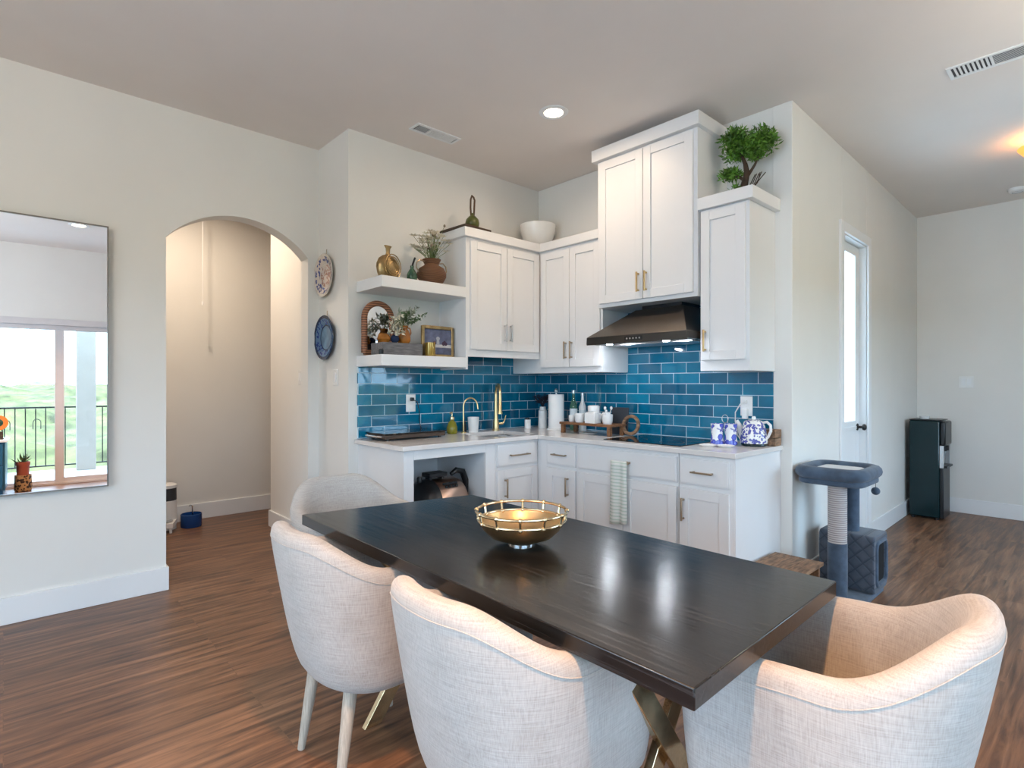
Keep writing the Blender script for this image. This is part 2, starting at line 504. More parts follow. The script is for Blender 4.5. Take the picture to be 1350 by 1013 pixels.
# ------------------------------------------------------------------ mesh helpers
class MB:
    def __init__(self):
        self.bm = bmesh.new()

    def box(self, x0, x1, y0, y1, z0, z1):
        v = [self.bm.verts.new(p) for p in ((x0, y0, z0), (x1, y0, z0), (x1, y1, z0), (x0, y1, z0),
                                            (x0, y0, z1), (x1, y0, z1), (x1, y1, z1), (x0, y1, z1))]
        for f in ((0, 3, 2, 1), (4, 5, 6, 7), (0, 1, 5, 4), (1, 2, 6, 5), (2, 3, 7, 6), (3, 0, 4, 7)):
            self.bm.faces.new([v[i] for i in f])
        return self

    def prism(self, poly, z0, z1, plane='XY'):
        """extrude a 2-D polygon; plane XY -> along z, XZ -> along y, YZ -> along x"""
        def P(a, b, c):
            return (a, b, c) if plane == 'XY' else ((a, c, b) if plane == 'XZ' else (c, a, b))
        lo = [self.bm.verts.new(P(a, b, z0)) for a, b in poly]
        hi = [self.bm.verts.new(P(a, b, z1)) for a, b in poly]
        self.bm.faces.new(lo[::-1])
        self.bm.faces.new(hi)
        n = len(poly)
        for i in range(n):
            self.bm.faces.new((lo[i], lo[(i + 1) % n], hi[(i + 1) % n], hi[i]))
        return self

    def loft(self, rings, cap=True, closed=True):
        vr = [[self.bm.verts.new(p) for p in ring] for ring in rings]
        n = len(rings[0])
        for a, b in zip(vr, vr[1:]):
            for i in range(n if closed else n - 1):
                j = (i + 1) % n
                self.bm.faces.new((a[i], a[j], b[j], b[i]))
        if cap:
            self.bm.faces.new(vr[0][::-1])
            self.bm.faces.new(vr[-1])
        return self

    def lathe(self, prof, seg=28, o=(0, 0, 0), sx=1.0, sy=1.0, M4=None):
        rings = []
        hollow = prof[0][0] > 1e-3 and prof[-1][0] > 1e-3       # an open ring: close its section instead of capping it
        if hollow and tuple(prof[0]) != tuple(prof[-1]):
            prof = list(prof) + [prof[0]]
        for r, z in prof:
            r = max(r, 1e-4)
            ring = []
            for i in range(seg):
                a = 2 * PI * i / seg
                p = Vector((r * math.cos(a) * sx, r * math.sin(a) * sy, z))
                if M4 is not None:
                    p = M4 @ p
                ring.append(p + Vector(o))
            rings.append(ring)
        return self.loft(rings, cap=not hollow)

    def tube(self, pts, r, seg=8, closed=False, rad=None):
        pts = [Vector(p) for p in pts]
        n = len(pts)
        rings = []
        up = Vector((0, 0, 1))
        prev = None
        for i, p in enumerate(pts):
            if closed:
                t = (pts[(i + 1) % n] - pts[i - 1])
            else:
                t = pts[min(i + 1, n - 1)] - pts[max(i - 1, 0)]
            t.normalize()
            if prev is None:
                a = t.cross(up)
                if a.length < 0.05:
                    a = t.cross(Vector((1, 0, 0)))
            else:
                a = prev - t * prev.dot(t)
            a.normalize()
            prev = a
            b = t.cross(a)
            rr = rad[i] if rad else r
            rings.append([p + (a * math.cos(2 * PI * k / seg) + b * math.sin(2 * PI * k / seg)) * rr for k in range(seg)])
        if closed:
            rings.append(rings[0])
            return self.loft(rings, cap=False)
        return self.loft(rings)

    def ball(self, c, r, seg=12, rings=8, sx=1, sy=1, sz=1):
        prof = [(r * math.sin(PI * i / rings), -r * math.cos(PI * i / rings) * sz) for i in range(rings + 1)]
        return self.lathe(prof, seg, c, sx, sy)

    def quad(self, a, b, c, d):
        self.bm.faces.new([self.bm.verts.new(p) for p in (a, b, c, d)])
        return self

    def build(self, name, m, parent=None, bevel=0.0, smooth=35, loc=None, rot=None, subsurf=0, seg=2):
        bm = self.bm
        bmesh.ops.remove_doubles(bm, verts=bm.verts, dist=1e-5)
        bmesh.ops.recalc_face_normals(bm, faces=bm.faces)
        me = bpy.data.meshes.new(name)
        bm.to_mesh(me)
        bm.free()
        me.materials.append(M[m] if isinstance(m, str) else m)
        for p in me.polygons:
            p.use_smooth = True
        me.set_sharp_from_angle(angle=R(smooth))
        o = bpy.data.objects.new(name, me)
        C.objects.link(o)
        if parent is not None:
            o.parent = parent
        if loc is not None:
            o.location = loc
        if rot is not None:
            o.rotation_euler = rot
        if bevel:
            b = o.modifiers.new('edge_rounding', 'BEVEL')
            b.width = bevel
            b.segments = seg
            b.limit_method = 'ANGLE'
            b.angle_limit = R(40)
        if subsurf:
            s = o.modifiers.new('smoothing', 'SUBSURF')
            s.levels = subsurf
            s.render_levels = subsurf
        return o


def tag(o, label, cat, group=None):
    o['label'] = label
    o['category'] = cat
    if group:
        o['group'] = group
    return o


def thing(name, label, cat, loc=(0, 0, 0), rz=0.0, group=None):
    o = bpy.data.objects.new(name, None)
    o.empty_display_size = 0.05
    C.objects.link(o)
    o.location = loc
    o.rotation_euler = (0, 0, rz)
    return tag(o, label, cat, group)


def struct(name, mb, m, bevel=0.0, loc=None, rot=None, parent=None):
    o = mb.build(name, m, parent, bevel, loc=loc, rot=rot)
    if parent is None:
        o['kind'] = 'structure'
    return o


def copy_tree(o, parent=None):
    c = o.copy()
    C.objects.link(c)
    if parent is not None:
        c.parent = parent
    for ch in list(o.children):
        copy_tree(ch, c)
    return c


def arc(c, r, a0, a1, n, plane='XZ', y=0.0):
    out = []
    for i in range(n + 1):
        a = R(a0 + (a1 - a0) * i / n)
        p, q = c[0] + r * math.cos(a), c[1] + r * math.sin(a)
        out.append((p, y, q) if plane == 'XZ' else ((y, p, q) if plane == 'YZ' else (p, q, y)))
    return out


# ------------------------------------------------------------------ room shell
CEIL = 3.05
YL, YS, XR, XE, YB, XW = 4.05, 3.566, 3.59, 7.12, -1.19, -2.6
YH0, YH1 = 1.357, 1.435          # hall wall runs very slightly out of square
HANG = math.atan2(YH1 - YH0, XE - XR)

plan = [(XW - 0.1, YB - 0.12), (XE + 0.1, YB - 0.12), (XE + 0.1, 1.57), (XR + 0.118, 1.46), (XR + 0.118, 6.1), (XW - 0.1, 6.1)]
struct('floor', MB().prism(plan, -0.1, 0), 'floor')
struct('ceiling', MB().prism(plan, CEIL, CEIL + 0.1), 'ceil')

# left wall with the arched opening
A0, A1, ASP, ATOP = 0.756, 1.663, 2.225, 2.437
wl = MB()
half = (A1 - A0) / 2
cx = (A0 + A1) / 2
rise = ATOP - ASP
rad = (half * half + rise * rise) / (2 * rise)
ang = math.degrees(math.asin(half / rad))
pts = arc((cx, ATOP - rad), rad, 90 + ang, 90 - ang, 28)
poly = [(XW - 0.1, 0), (A0, 0)] + [(p[0], p[2]) for p in pts] + [(A1, 0), (1.745, 0), (1.745, CEIL), (XW - 0.1, CEIL)]
wl.prism(poly, YL, YL + 0.13, 'XZ')
struct('wall_left', wl, 'wall')
struct('wall_sink', MB().prism([(1.745, YS), (XR + 0.118, YS), (XR + 0.118, YS + 0.12), (1.87, YS + 0.12), (1.87, YL + 0.13), (1.745, YL + 0.13)], 0, CEIL), 'wall')
struct('wall_range', MB().box(XR, XR + 0.118, YH0 + 0.001, YS, 0, CEIL), 'wall', 0.005)
# hall wall in its own frame: x along the wall from the kitchen corner
HL = math.hypot(XE - XR, YH1 - YH0)
D0, D1, DTOP = 0.985, 1.63, 2.425
wh = MB()
wh.box(0, D0, 0, 0.12, 0, CEIL)
wh.box(D1, HL, 0, 0.12, 0, CEIL)
wh.box(D0, D1, 0, 0.12, DTOP, CEIL)
struct('wall_hall', wh, 'wall', 0.005, (XR, YH0, 0), (0, 0, HANG))
struct('wall_end', MB().box(XE, XE + 0.1, YB - 0.12, YH1 + 0.13, 0, CEIL), 'wall')
WY0, WY1, WZ0, WZ1 = -0.50, 2.20, 0.22, 2.22
struct('wall_west', MB().box(XW - 0.1, XW, YB - 0.12, WY0, 0, CEIL).box(XW - 0.1, XW, WY1, YL, 0, CEIL).box(XW - 0.1, XW, WY0, WY1, 0, WZ0).box(XW - 0.1, XW, WY0, WY1, WZ1, CEIL), 'wall')
wb = MB()
PX0, PX1, PTOP = -0.95, 1.45, 2.05
QX0, QX1, QZ0, QTOP = 3.4, 5.4, 0.55, 2.05
wb.box(XW - 0.1, PX0, YB - 0.12, YB, 0, CEIL)
wb.box(PX0, PX1, YB - 0.12, YB, PTOP, CEIL)
wb.box(PX1, QX0, YB - 0.12, YB, 0, CEIL)
wb.box(QX0, QX1, YB - 0.12, YB, QTOP, CEIL)
wb.box(QX0, QX1, YB - 0.12, YB, 0, QZ0)
wb.box(QX1, XE + 0.1, YB - 0.12, YB, 0, CEIL)
struct('wall_rear', wb, 'wall')
# passage behind the arch
struct('wall_passage_back', MB().box(-1.0, 3.6, 5.97, 6.09, 0, CEIL), 'wall')
struct('wall_passage_right', MB().box(1.80, 3.6, YL + 0.13, 5.23, 0, CEIL), 'wall', 0.004)
struct('wall_passage_left', MB().box(-1.1, -1.0, YL + 0.13, 6.09, 0, CEIL), 'wall')
struct('wall_passage_far', MB().box(3.6, 3.7, 5.23, 5.97, 0, CEIL), 'wall')

BH = 0.145
bl = MB().box(XW, A0 + 0.014, YL - 0.015, YL, 0, BH)
bl.box(A0, A0 + 0.014, YL, YL + 0.13, 0, BH)
struct('baseboard_left', bl, 'trim', 0.003)
struct('baseboard_arch', MB().box(A1 - 0.014, 1.745, YL - 0.015, YL, 0, BH).box(1.731, 1.745, YS, YL - 0.015, 0, BH).box(1.731, 1.81, YS - 0.015, YS, 0, BH), 'trim', 0.003)
struct('baseboard_passage_back', MB().box(-1.0, 3.6, 5.955, 5.97, 0, BH + 0.005), 'trim', 0.003)
struct('baseboard_passage_right', MB().box(1.785, 1.80, YL + 0.13, 5.245, 0, BH).box(1.80, 3.6, 5.23, 5.245, 0, BH), 'trim', 0.003)
struct('baseboard_hall', MB().box(-0.0, D0 - 0.075, -0.015, 0, 0, BH).box(D1 + 0.075, HL, -0.015, 0, 0, BH), 'trim', 0.003, (XR, YH0, 0), (0, 0, HANG))
struct('baseboard_end', MB().box(XE - 0.015, XE, YB, YH1 - 0.016, 0, BH), 'trim', 0.003)
struct('baseboard_rear', MB().box(XW, PX0 - 0.07, YB, YB + 0.015, 0, BH).box(PX1 + 0.07, XE, YB, YB + 0.015, 0, BH), 'trim', 0.003)
struct('baseboard_range', MB().box(XR - 0.015, XR, YH0, 1.428, 0, BH), 'trim', 0.003)

# glazed hall door
d = bpy.data.objects.new('door_1', None)
C.objects.link(d)
d.location = (XR, YH0, 0)
d.rotation_euler = (0, 0, HANG)
d['kind'] = 'structure'
f = MB()
for x0, x1 in ((D0 - 0.075, D0), (D1, D1 + 0.075)):
    f.box(x0, x1, -0.018, 0, 0, DTOP + 0.075)
f.box(D0, D1, -0.018, 0, DTOP, DTOP + 0.075)
f.box(D0, D0 + 0.012, 0, 0.12, 0, DTOP)
f.box(D1 - 0.012, D1, 0, 0.12, 0, DTOP)
f.box(D0 + 0.012, D1 - 0.012, 0, 0.12, DTOP - 0.012, DTOP)
f.build('door_frame', 'trim', d, 0.003)
lx0, lx1 = D0 + 0.015, D1 - 0.015
s = MB()
s.box(lx0, lx0 + 0.1, 0.05, 0.09, 0.01, DTOP - 0.015)
s.box(lx1 - 0.1, lx1, 0.05, 0.09, 0.01, DTOP - 0.015)
s.box(lx0 + 0.1, lx1 - 0.1, 0.05, 0.09, 0.01, 1.0)
s.box(lx0 + 0.1, lx1 - 0.1, 0.05, 0.09, DTOP - 0.09, DTOP - 0.015)
leaf = s.build('door_leaf', 'trim', d, 0.003)
MB().box(lx0 + 0.1, lx1 - 0.1, 0.066, 0.072, 1.0, DTOP - 0.09).build('door_pane', 'glass', leaf)
MB().box(lx0 + 0.1, lx1 - 0.1, 0.040, 0.0495, 0.93, 0.955).build('glazing_rail', 'trim', leaf, 0.002)
kn = MB()
kn.lathe([(0.028, 0), (0.028, 0.006), (0.010, 0.010), (0.010, 0.035), (0.024, 0.042), (0.026, 0.056), (0.015, 0.066), (0, 0.068)],
         20, (lx1 - 0.055, 0.05, 0.945), M4=Matrix.Rotation(R(90), 4, 'X'))
kn.build('door_knob', 'iron', leaf)

# patio door (seen in the mirror)
w = bpy.data.objects.new('window_1', None)
C.objects.link(w)
w['kind'] = 'structure'
f = MB()
y0, y1 = YB - 0.10, YB - 0.02
f.box(PX0, PX0 + 0.05, y0, y1, 0, PTOP).box(PX1 - 0.05, PX1, y0, y1, 0, PTOP)
f.box(PX0, PX1, y0, y1, PTOP - 0.06, PTOP).box(PX0, PX1, y0, y1, 0.0, 0.03)
f.box(0.215, 0.31, y0 + 0.01, y1, 0.03, PTOP - 0.06)
f.box(0.31, PX1 - 0.05, y0 + 0.02, y1 - 0.02, 0.03, 0.085).box(PX0 + 0.05, 0.215, y0 + 0.02, y1 - 0.02, 0.03, 0.06)
f.box(PX0 - 0.07, PX1 + 0.07, YB, YB + 0.014, PTOP, PTOP + 0.08)
f.box(PX0 - 0.07, PX0, YB, YB + 0.014, 0, PTOP).box(PX1, PX1 + 0.07, YB, YB + 0.014, 0, PTOP)
f.build('window_frame', 'vinyl', w, 0.003)
MB().box(PX0 + 0.05, 0.215, YB - 0.07, YB - 0.064, 0.06, PTOP - 0.06).build('window_pane', 'glass', w)
MB().box(0.31, PX1 - 0.05, YB - 0.07, YB - 0.064, 0.085, PTOP - 0.06).build('window_pane', 'glass', w)
w = bpy.data.objects.new('added_window_rear', None)  # added rear window, never in view, lets more daylight into the hall side
C.objects.link(w)
w['kind'] = 'structure'
f = MB()
f.box(QX0, QX0 + 0.05, y0, y1, QZ0, QTOP).box(QX1 - 0.05, QX1, y0, y1, QZ0, QTOP)
f.box(QX0, QX1, y0, y1, QTOP - 0.05, QTOP).box(QX0, QX1, y0, y1, QZ0, QZ0 + 0.05)
f.box((QX0 + QX1) / 2 - 0.03, (QX0 + QX1) / 2 + 0.03, y0, y1, QZ0, QTOP)
f.build('window_frame', 'vinyl', w, 0.003)
MB().box(QX0 + 0.05, QX1 - 0.05, YB - 0.07, YB - 0.064, QZ0 + 0.05, QTOP - 0.05).build('window_pane', 'glass', w)

w = bpy.data.objects.new('added_window_west', None)  # added west window, never in view, brings cool daylight onto chairs and cabinets
C.objects.link(w)
w['kind'] = 'structure'
f = MB()
x0, x1 = XW - 0.09, XW - 0.02
f.box(x0, x1, WY0, WY0 + 0.05, WZ0, WZ1).box(x0, x1, WY1 - 0.05, WY1, WZ0, WZ1)
f.box(x0, x1, WY0, WY1, WZ1 - 0.05, WZ1).box(x0, x1, WY0, WY1, WZ0, WZ0 + 0.05)
for yy in (0.40, 1.30):
    f.box(x0, x1, yy - 0.025, yy + 0.025, WZ0, WZ1)
f.build('window_frame', 'vinyl', w, 0.003)
MB().box(XW - 0.06, XW - 0.054, WY0 + 0.05, WY1 - 0.05, WZ0 + 0.05, WZ1 - 0.05).build('window_pane', 'glass', w)

# outside: deck, post, railing, brush
struct('exterior_deck', MB().box(-6, 9, -3.0, YB - 0.121, -0.12, -0.02), 'concrete')
struct('exterior_column', MB().box(0.47, 0.71, -2.95, -2.68, -0.02, 3.4), 'stucco', 0.01)
rl = thing('balcony_railing', 'black iron balcony railing outside the glass door, seen in the tall mirror', 'railing', (0, -2.9, 0))
MB().box(-6, 0.47, -0.02, 0.02, 0.93, 0.955).box(0.71, 9, -0.02, 0.02, 0.93, 0.955).build('top_rail', 'iron', rl, 0.003)
MB().box(-6, 0.47, -0.015, 0.015, 0.05, 0.07).box(0.71, 9, -0.015, 0.015, 0.05, 0.07).build('bottom_rail', 'iron', rl, 0.003)
bal = None
for i in range(34):
    x = -1.5 + i * 0.115
    if 0.44 < x < 0.74:
        continue
    if bal is None:
        bal = MB().box(-0.007, 0.007, -0.007, 0.007, 0.07, 0.93).build('baluster', 'iron', rl)
        b = bal
    else:
        b = bal.copy()
        C.objects.link(b)
        b.parent = rl
    b.location = (x, 0, 0)
for i in range(9):
    x = -1.37 + i * 0.345
    if 0.30 < x < 0.80:
        continue
    MB().tube([(x - 0.045, 0, 0.62)] + [(x + 0.045 * math.cos(R(a)), 0, 0.72 + 0.05 * math.sin(R(a))) for a in range(180, -1, -30)] + [(x + 0.045, 0, 0.62)], 0.006, 6).build('scroll', 'iron', rl)
g = MB()
nx, ny = 70, 46
rows = []
for j in range(ny):
    row = []
    for i in range(nx):
        t = j / (ny - 1)
        y = -4.5 - 60 * t ** 1.7
        x = (-1 + 2 * i / (nx - 1)) * (16 + 70 * t)
        z = -2.6 + 3.6 * t ** 0.8 + random.uniform(-1, 1) * (0.28 + 0.4 * t)
        row.append((x, y, z))
    rows.append(row)
g.loft(rows, cap=False, closed=False)
gr = g.build('brush_foliage', 'bush', smooth=180)
tag(gr, 'pale green brush on the hillside beyond the balcony, seen in the mirror', 'foliage')
gr['kind'] = 'stuff'

# ------------------------------------------------------------------ backsplash
ts = MB().box(1.811, 2.50, YS - 0.012, YS, 0.915, 1.414)
ts.box(2.50, XR - 0.012, YS - 0.012, YS, 0.915, 1.527)
struct('trim_1', ts, 'tile_s').name = 'wall_sink_tiles'
tr = MB().box(XR - 0.012, XR, 2.571, YS - 0.012, 0.915, 1.397)
tr.box(XR - 0.012, XR, 1.764, 2.571, 0.915, 1.844)
tr.box(XR - 0.012, XR, 1.47, 1.764, 0.915, 1.374)
struct('trim_2', tr, 'tile_r').name = 'wall_range_tiles'


# ------------------------------------------------------------------ cabinets
def pull(parent, x, y, z, length, vertical=True, m='bronze'):
    h = MB()
    a = 0.005
    L2 = length / 2
    if vertical:
        h.box(x - a, x + a, y - 0.034, y - 0.024, z - L2, z + L2)
        for s in (-1, 1):
            zz = z + s * (L2 - 0.012)
            h.box(x - a, x + a, y - 0.024, y, zz - a, zz + a)
    else:
        h.box(x - L2, x + L2, y - 0.034, y - 0.024, z - a, z + a)
        for s in (-1, 1):
            xx = x + s * (L2 - 0.012)
            h.box(xx - a, xx + a, y - 0.024, y, z - a, z + a)
    return h.build('handle', m, parent, 0.0015)


def door(parent, x0, x1, z0, z1, handle=None, hm='bronze', rail=0.058, t=0.02):
    b = MB()
    b.box(x0, x0 + rail, -t, -0.0005, z0, z1).box(x1 - rail, x1, -t, -0.0005, z0, z1)
    b.box(x0 + rail, x1 - rail, -t, -0.0005, z0, z0 + rail).box(x0 + rail, x1 - rail, -t, -0.0005, z1 - rail, z1)
    b.box(x0 + rail, x1 - rail, -t + 0.009, -0.0005, z0 + rail, z1 - rail)
    o = b.build('door', 'cab', parent, 0.0018)
    if handle:
        pull(o, handle[0], -t, handle[1], 0.135, True, hm)
    return o


def drawer(parent, x0, x1, z0, z1, handle=True, hm='bronze', t=0.02, hl=0.135):
    b = MB().box(x0, x1, -t + 0.004, -0.0005, z0, z1).box(x0 + 0.008, x1 - 0.008, -t, -t + 0.004, z0 + 0.008, z1 - 0.008)
    o = b.build('drawer', 'cab', parent, 0.0015)
    if handle:
        pull(o, (x0 + x1) / 2, -t, (z0 + z1) / 2, hl, False, hm)
    return o


def carcass(parent, wd, dep, h, left=True, right=True):
    b = MB()
    b.box(0, wd, 0, 0.02, 0.10, h)
    b.box(0, wd, 0.06, 0.075, 0, 0.10)
    b.box(0, 0.018, 0.02, dep, 0, h).box(wd - 0.018, wd, 0.02, dep, 0, h)
    b.box(0.018, wd - 0.018, 0.02, dep, 0.10, 0.118)
    b.box(0.018, wd - 0.018, dep - 0.012, dep, 0.118, h)
    return b.build('carcass', 'cab', parent, 0.0015)


BTOP = 0.882
FS, FR = 2.965, 2.98        # cabinet faces of the sink run (Y) and of the range run (X)
DS, DR = YS - 0.002 - FS, XR - 0.002 - FR
DZ0, DZ1, LZ0, LZ1 = 0.708, 0.862, 0.125, 0.682

# open appliance bay at the left end of the sink run
t = thing('base_cabinet', 'white base cabinet with an open bay holding the copper cooker', 'cabinet', (1.815, FS, 0))
b = MB()
b.box(0, 0.072, 0, 0.02, 0, BTOP).box(0.655, 0.738, 0, 0.02, 0, BTOP).box(0.072, 0.655, 0, 0.02, 0.82, BTOP)
b.box(0, 0.018, 0.02, DS, 0, BTOP)
b.build('face_frame', 'cab', t, 0.0015)
MB().box(0.018, 0.738, DS - 0.016, DS, 0, BTOP).box(0.655, 0.672, 0.02, DS - 0.016, 0, BTOP).box(0.054, 0.072, 0.02, DS - 0.016, 0, BTOP) \
    .box(0.072, 0.655, 0.02, DS - 0.016, 0.0, 0.10).build('bay_lining', 'inside', t)
# drawer and door under the sink
t = thing('base_cabinet', 'white base cabinet of one drawer over one door, right of the open bay', 'cabinet', (2.555, FS, 0))
carcass(t, 0.4245, DS, BTOP)
drawer(t, 0.012, 0.405, DZ0, DZ1, True, 'bronze', hl=0.19)
door(t, 0.012, 0.405, LZ0, LZ1, (0.075, 0.555), 'bronze')
# range run: x runs along -Y
RZ = R(-90)
t = thing('base_cabinet', 'narrow white base cabinet of drawer and door in the corner beside the sink cabinet', 'cabinet', (FR, 2.925, 0), RZ)
carcass(t, 0.356, DR, BTOP)
MB().box(-0.0395, 0, 0, 0.02, 0.10, BTOP).build('corner_filler', 'cab', t)
drawer(t, 0.072, 0.346, DZ0, DZ1, True, 'bronze')
door(t, 0.072, 0.346, LZ0, LZ1, (0.285, 0.565), 'bronze')
t = thing('base_cabinet', 'wide white base cabinet with two doors below the cooktop', 'cabinet', (FR, 2.566, 0), RZ)
carcass(t, 0.79, DR, BTOP)
drawer(t, 0.01, 0.785, DZ0, DZ1, False)
door(t, 0.01, 0.395, LZ0, LZ1)
door(t, 0.40, 0.785, LZ0, LZ1)
kb = MB().lathe([(0.0, 0), (0.006, 0.0), (0.006, 0.02), (0.012, 0.024), (0.012, 0.034), (0.0, 0.036)], 14, (0.452, -0.02, 0.79), M4=Matrix.Rotation(R(90), 4, 'X'))
kb.build('towel_hook', 'bronze', t)
t = thing('base_cabinet', 'white end base cabinet of drawer and door next to the cat tree', 'cabinet', (FR, 1.772, 0), RZ)
carcass(t, 0.342, DR, BTOP)
drawer(t, 0.012, 0.318, DZ0, DZ1, True, 'bronze')
door(t, 0.012, 0.318, LZ0, LZ1, (0.042, 0.56), 'bronze')
MB().box(0.342, 0.347, 0.0, DR, 0.0, BTOP).build('end_panel', 'cab', t, 0.0015)

# worktop with the sink cut-out
SX0, SX1, SY0, SY1 = 2.58, 3.02, 3.035, 3.40
CZ0, CZ1 = 0.884, 0.914
ct = MB()
CF, CRF, CEND = 2.93, 2.95, 1.412
CX0 = 1.787
ct.prism([(CX0, CF), (CRF, CF), (CRF, CEND), (XR - 0.001, CEND), (XR - 0.001, SY0), (CX0, SY0)], CZ0, CZ1)
ct.box(CX0, SX0, SY0, YS - 0.001, CZ0, CZ1)
ct.box(SX1, XR - 0.001, SY0, YS - 0.001, CZ0, CZ1)
ct.box(SX0, SX1, SY1, YS - 0.001, CZ0, CZ1)
wt = ct.build('worktop', 'quartz', bevel=0.0025)
tag(wt, 'white quartz worktop running around the kitchen corner', 'worktop')
sk = MB()
sk.box(SX0 - 0.012, SX0, SY0 - 0.012, SY1 + 0.012, 0.70, CZ0 - 0.0005).box(SX1, SX1 + 0.012, SY0 - 0.012, SY1 + 0.012, 0.70, CZ0 - 0.0005)
sk.box(SX0, SX1, SY0 - 0.012, SY0, 0.70, CZ0 - 0.0005).box(SX0, SX1, SY1, SY1 + 0.012, 0.70, CZ0 - 0.0005)
sk.box(SX0 - 0.012, SX1 + 0.012, SY0 - 0.012, SY1 + 0.012, 0.688, 0.70)
tag(sk.build('kitchen_sink', 'steel_l', bevel=0.002), 'steel undermount sink below the brass pull-down faucet', 'sink')

# upper cabinets
t = thing('upper_cabinet', 'white two-door upper cabinet right of the open shelves', 'cabinet', (2.50, 3.23, 1.404))
D = YS - 0.001 - 3.23
MB().box(0, 0.768, 0, D, 0.124, 0.972).box(0, 0.02, 0, D, 0, 0.124).box(0.02, 0.768, 0, 0.02, 0.095, 0.124).build('carcass', 'cab', t, 0.0015)
door(t, 0.035, 0.388, 0.150, 0.950, (0.362, 0.285), 'steel_l')
door(t, 0.393, 0.745, 0.150, 0.950, (0.420, 0.285), 'steel_l')
MB().box(-0.035, 0.77, -0.035, D, 0.972, 1.039).build('crown', 'cab', t, 0.003)
t = thing('upper_cabinet', 'white two-door upper cabinet between the corner and the range hood', 'cabinet', (3.27, 3.229, 1.385), RZ)
D = XR - 0.001 - 3.27
MB().box(-0.324, 0.656, 0, D, 0, 0.991).box(0.02, 0.656, -0.0005, 0, 0, 0.991).build('carcass', 'cab', t, 0.0015)
door(t, 0.03, 0.338, 0.045, 0.972, (0.310, 0.175), 'bronze')
door(t, 0.343, 0.640, 0.045, 0.972, (0.371, 0.175), 'bronze')
MB().box(0.036, 0.660, -0.035, -0.0005, 0.991, 1.058).box(0.036, 0.660, -0.0005, D, 0.991, 1.058).build('crown', 'cab', t, 0.003)
t = thing('upper_cabinet', 'tall white two-door cabinet above the range hood', 'cabinet', (3.20, 2.565, 1.847), RZ)
D = XR - 0.001 - 3.20
MB().box(0, 0.79, 0, D, 0, 1.06).build('carcass', 'cab', t, 0.002)
door(t, 0.025, 0.396, 0.028, 1.045, (0.368, 0.140), 'brass')
door(t, 0.401, 0.765, 0.028, 1.045, (0.430, 0.140), 'brass')
MB().box(-0.028, 0.818, -0.04, D, 1.06, 1.145).build('crown', 'cab', t, 0.003)
t = thing('upper_cabinet', 'narrow white one-door upper cabinet with the bonsai on top', 'cabinet', (3.23, 1.772, 1.376), RZ)
D = XR - 0.001 - 3.23
MB().box(0, 0.312, 0, D, 0, 1.004).build('carcass', 'cab', t, 0.002)
door(t, 0.012, 0.292, 0.068, 0.990, (0.045, 0.188), 'brass')
MB().box(-0.002, 0.345, -0.035, D, 1.004, 1.078).build('crown', 'cab', t, 0.003)

# range hood
t = thing('range_hood', 'dark steel pyramid range hood over the cooktop', 'range hood', (3.085, 2.575, 1.572), RZ)
W_, D_ = 0.79, XR - 0.013 - 3.085
lip = MB()
lip.box(0, W_, 0, D_, 0.008, 0.055).box(0.0, W_, 0.0, 0.012, 0, 0.008)
lip.build('hood_rim', 'darksteel', t, 0.002)
cn = MB()
top = ((0.27, 0.215), (0.64, 0.215), (0.64, D_), (0.27, D_))
cn.loft([[(0, 0.0, 0.055), (W_, 0.0, 0.055), (W_, D_, 0.055), (0, D_, 0.055)], [(x, y, 0.245) for x, y in top]])
cn.build('hood_canopy', 'steel', t, 0.002)
MB().box(0.30, 0.61, 0.25, D_ - 0.01, 0.245, 0.2745).build('duct_collar', 'black', t)
MB().box(0.33, 0.47, -0.002, 0.0, 0.014, 0.044).build('control_panel', 'black', t)
bt = MB()
for k in range(5):
    bt.lathe([(0, 0), (0.006, 0), (0.006, 0.002), (0, 0.002)], 10, (0.35 + k * 0.025, -0.002, 0.029), M4=Matrix.Rotation(R(90), 4, 'X'))
bt.build('control_buttons', 'steel_l', t)
for x in (0.17, 0.62):
    ln = MB().lathe([(0, -0.003), (0.018, -0.003), (0.021, 0.0), (0.021, 0.0075), (0, 0.0075)], 20, (x, 0.045, 0.0))
    ln.build('hood_lamp', 'ledglow', t)
MB().box(0.05, W_ - 0.05, 0.16, D_ - 0.05, 0.0, 0.0078).build('grease_filter', 'steel_l', t)

# floating shelves
for nm, z0, z1, lab in (('floating_shelf', 1.93, 2.005, 'upper white floating shelf holding the wicker vase'),
                        ('floating_shelf', 1.416, 1.49, 'lower white floating shelf holding the arched rattan mirror')):
    s = MB().box(0, 0.694, 0, YS - 0.001 - 3.22, 0, z1 - z0).build(nm, 'cab', bevel=0.003, loc=(1.805, 3.22, z0))
    tag(s, lab, 'shelf')

# ------------------------------------------------------------------ dining table
t = thing('dining_table', 'long black-stained wooden dining table on gold legs', 'table', (1.28, 1.35, 0))
q = [(0.896, 0.503), (1.671, 0.517), (1.674, 2.115), (0.904, 2.264)]
MB().prism([(x - 1.28, y - 1.35) for x, y in q], 0.718, 0.76).build('tabletop', 'table', t, 0.003)
for yy in (-0.55, 0.55):
    lg = MB()
    for s in (-1, 1):
        x0, x1 = -0.25 * s, 0.25 * s
        y_ = yy + 0.012 * s
        lg.loft([[(x0 - 0.035, y_ - 0.012, 0), (x0 + 0.035, y_ - 0.012, 0), (x0 + 0.035, y_ + 0.012, 0), (x0 - 0.035, y_ + 0.012, 0)],
                 [(x1 - 0.035, y_ - 0.012, 0.708), (x1 + 0.035, y_ - 0.012, 0.708), (x1 + 0.035, y_ + 0.012, 0.708), (x1 - 0.035, y_ + 0.012, 0.708)]])
    lg.box(-0.30, 0.30, yy - 0.03, yy + 0.03, 0.708, 0.718)
    lg.build('leg', 'gold', t, 0.002)


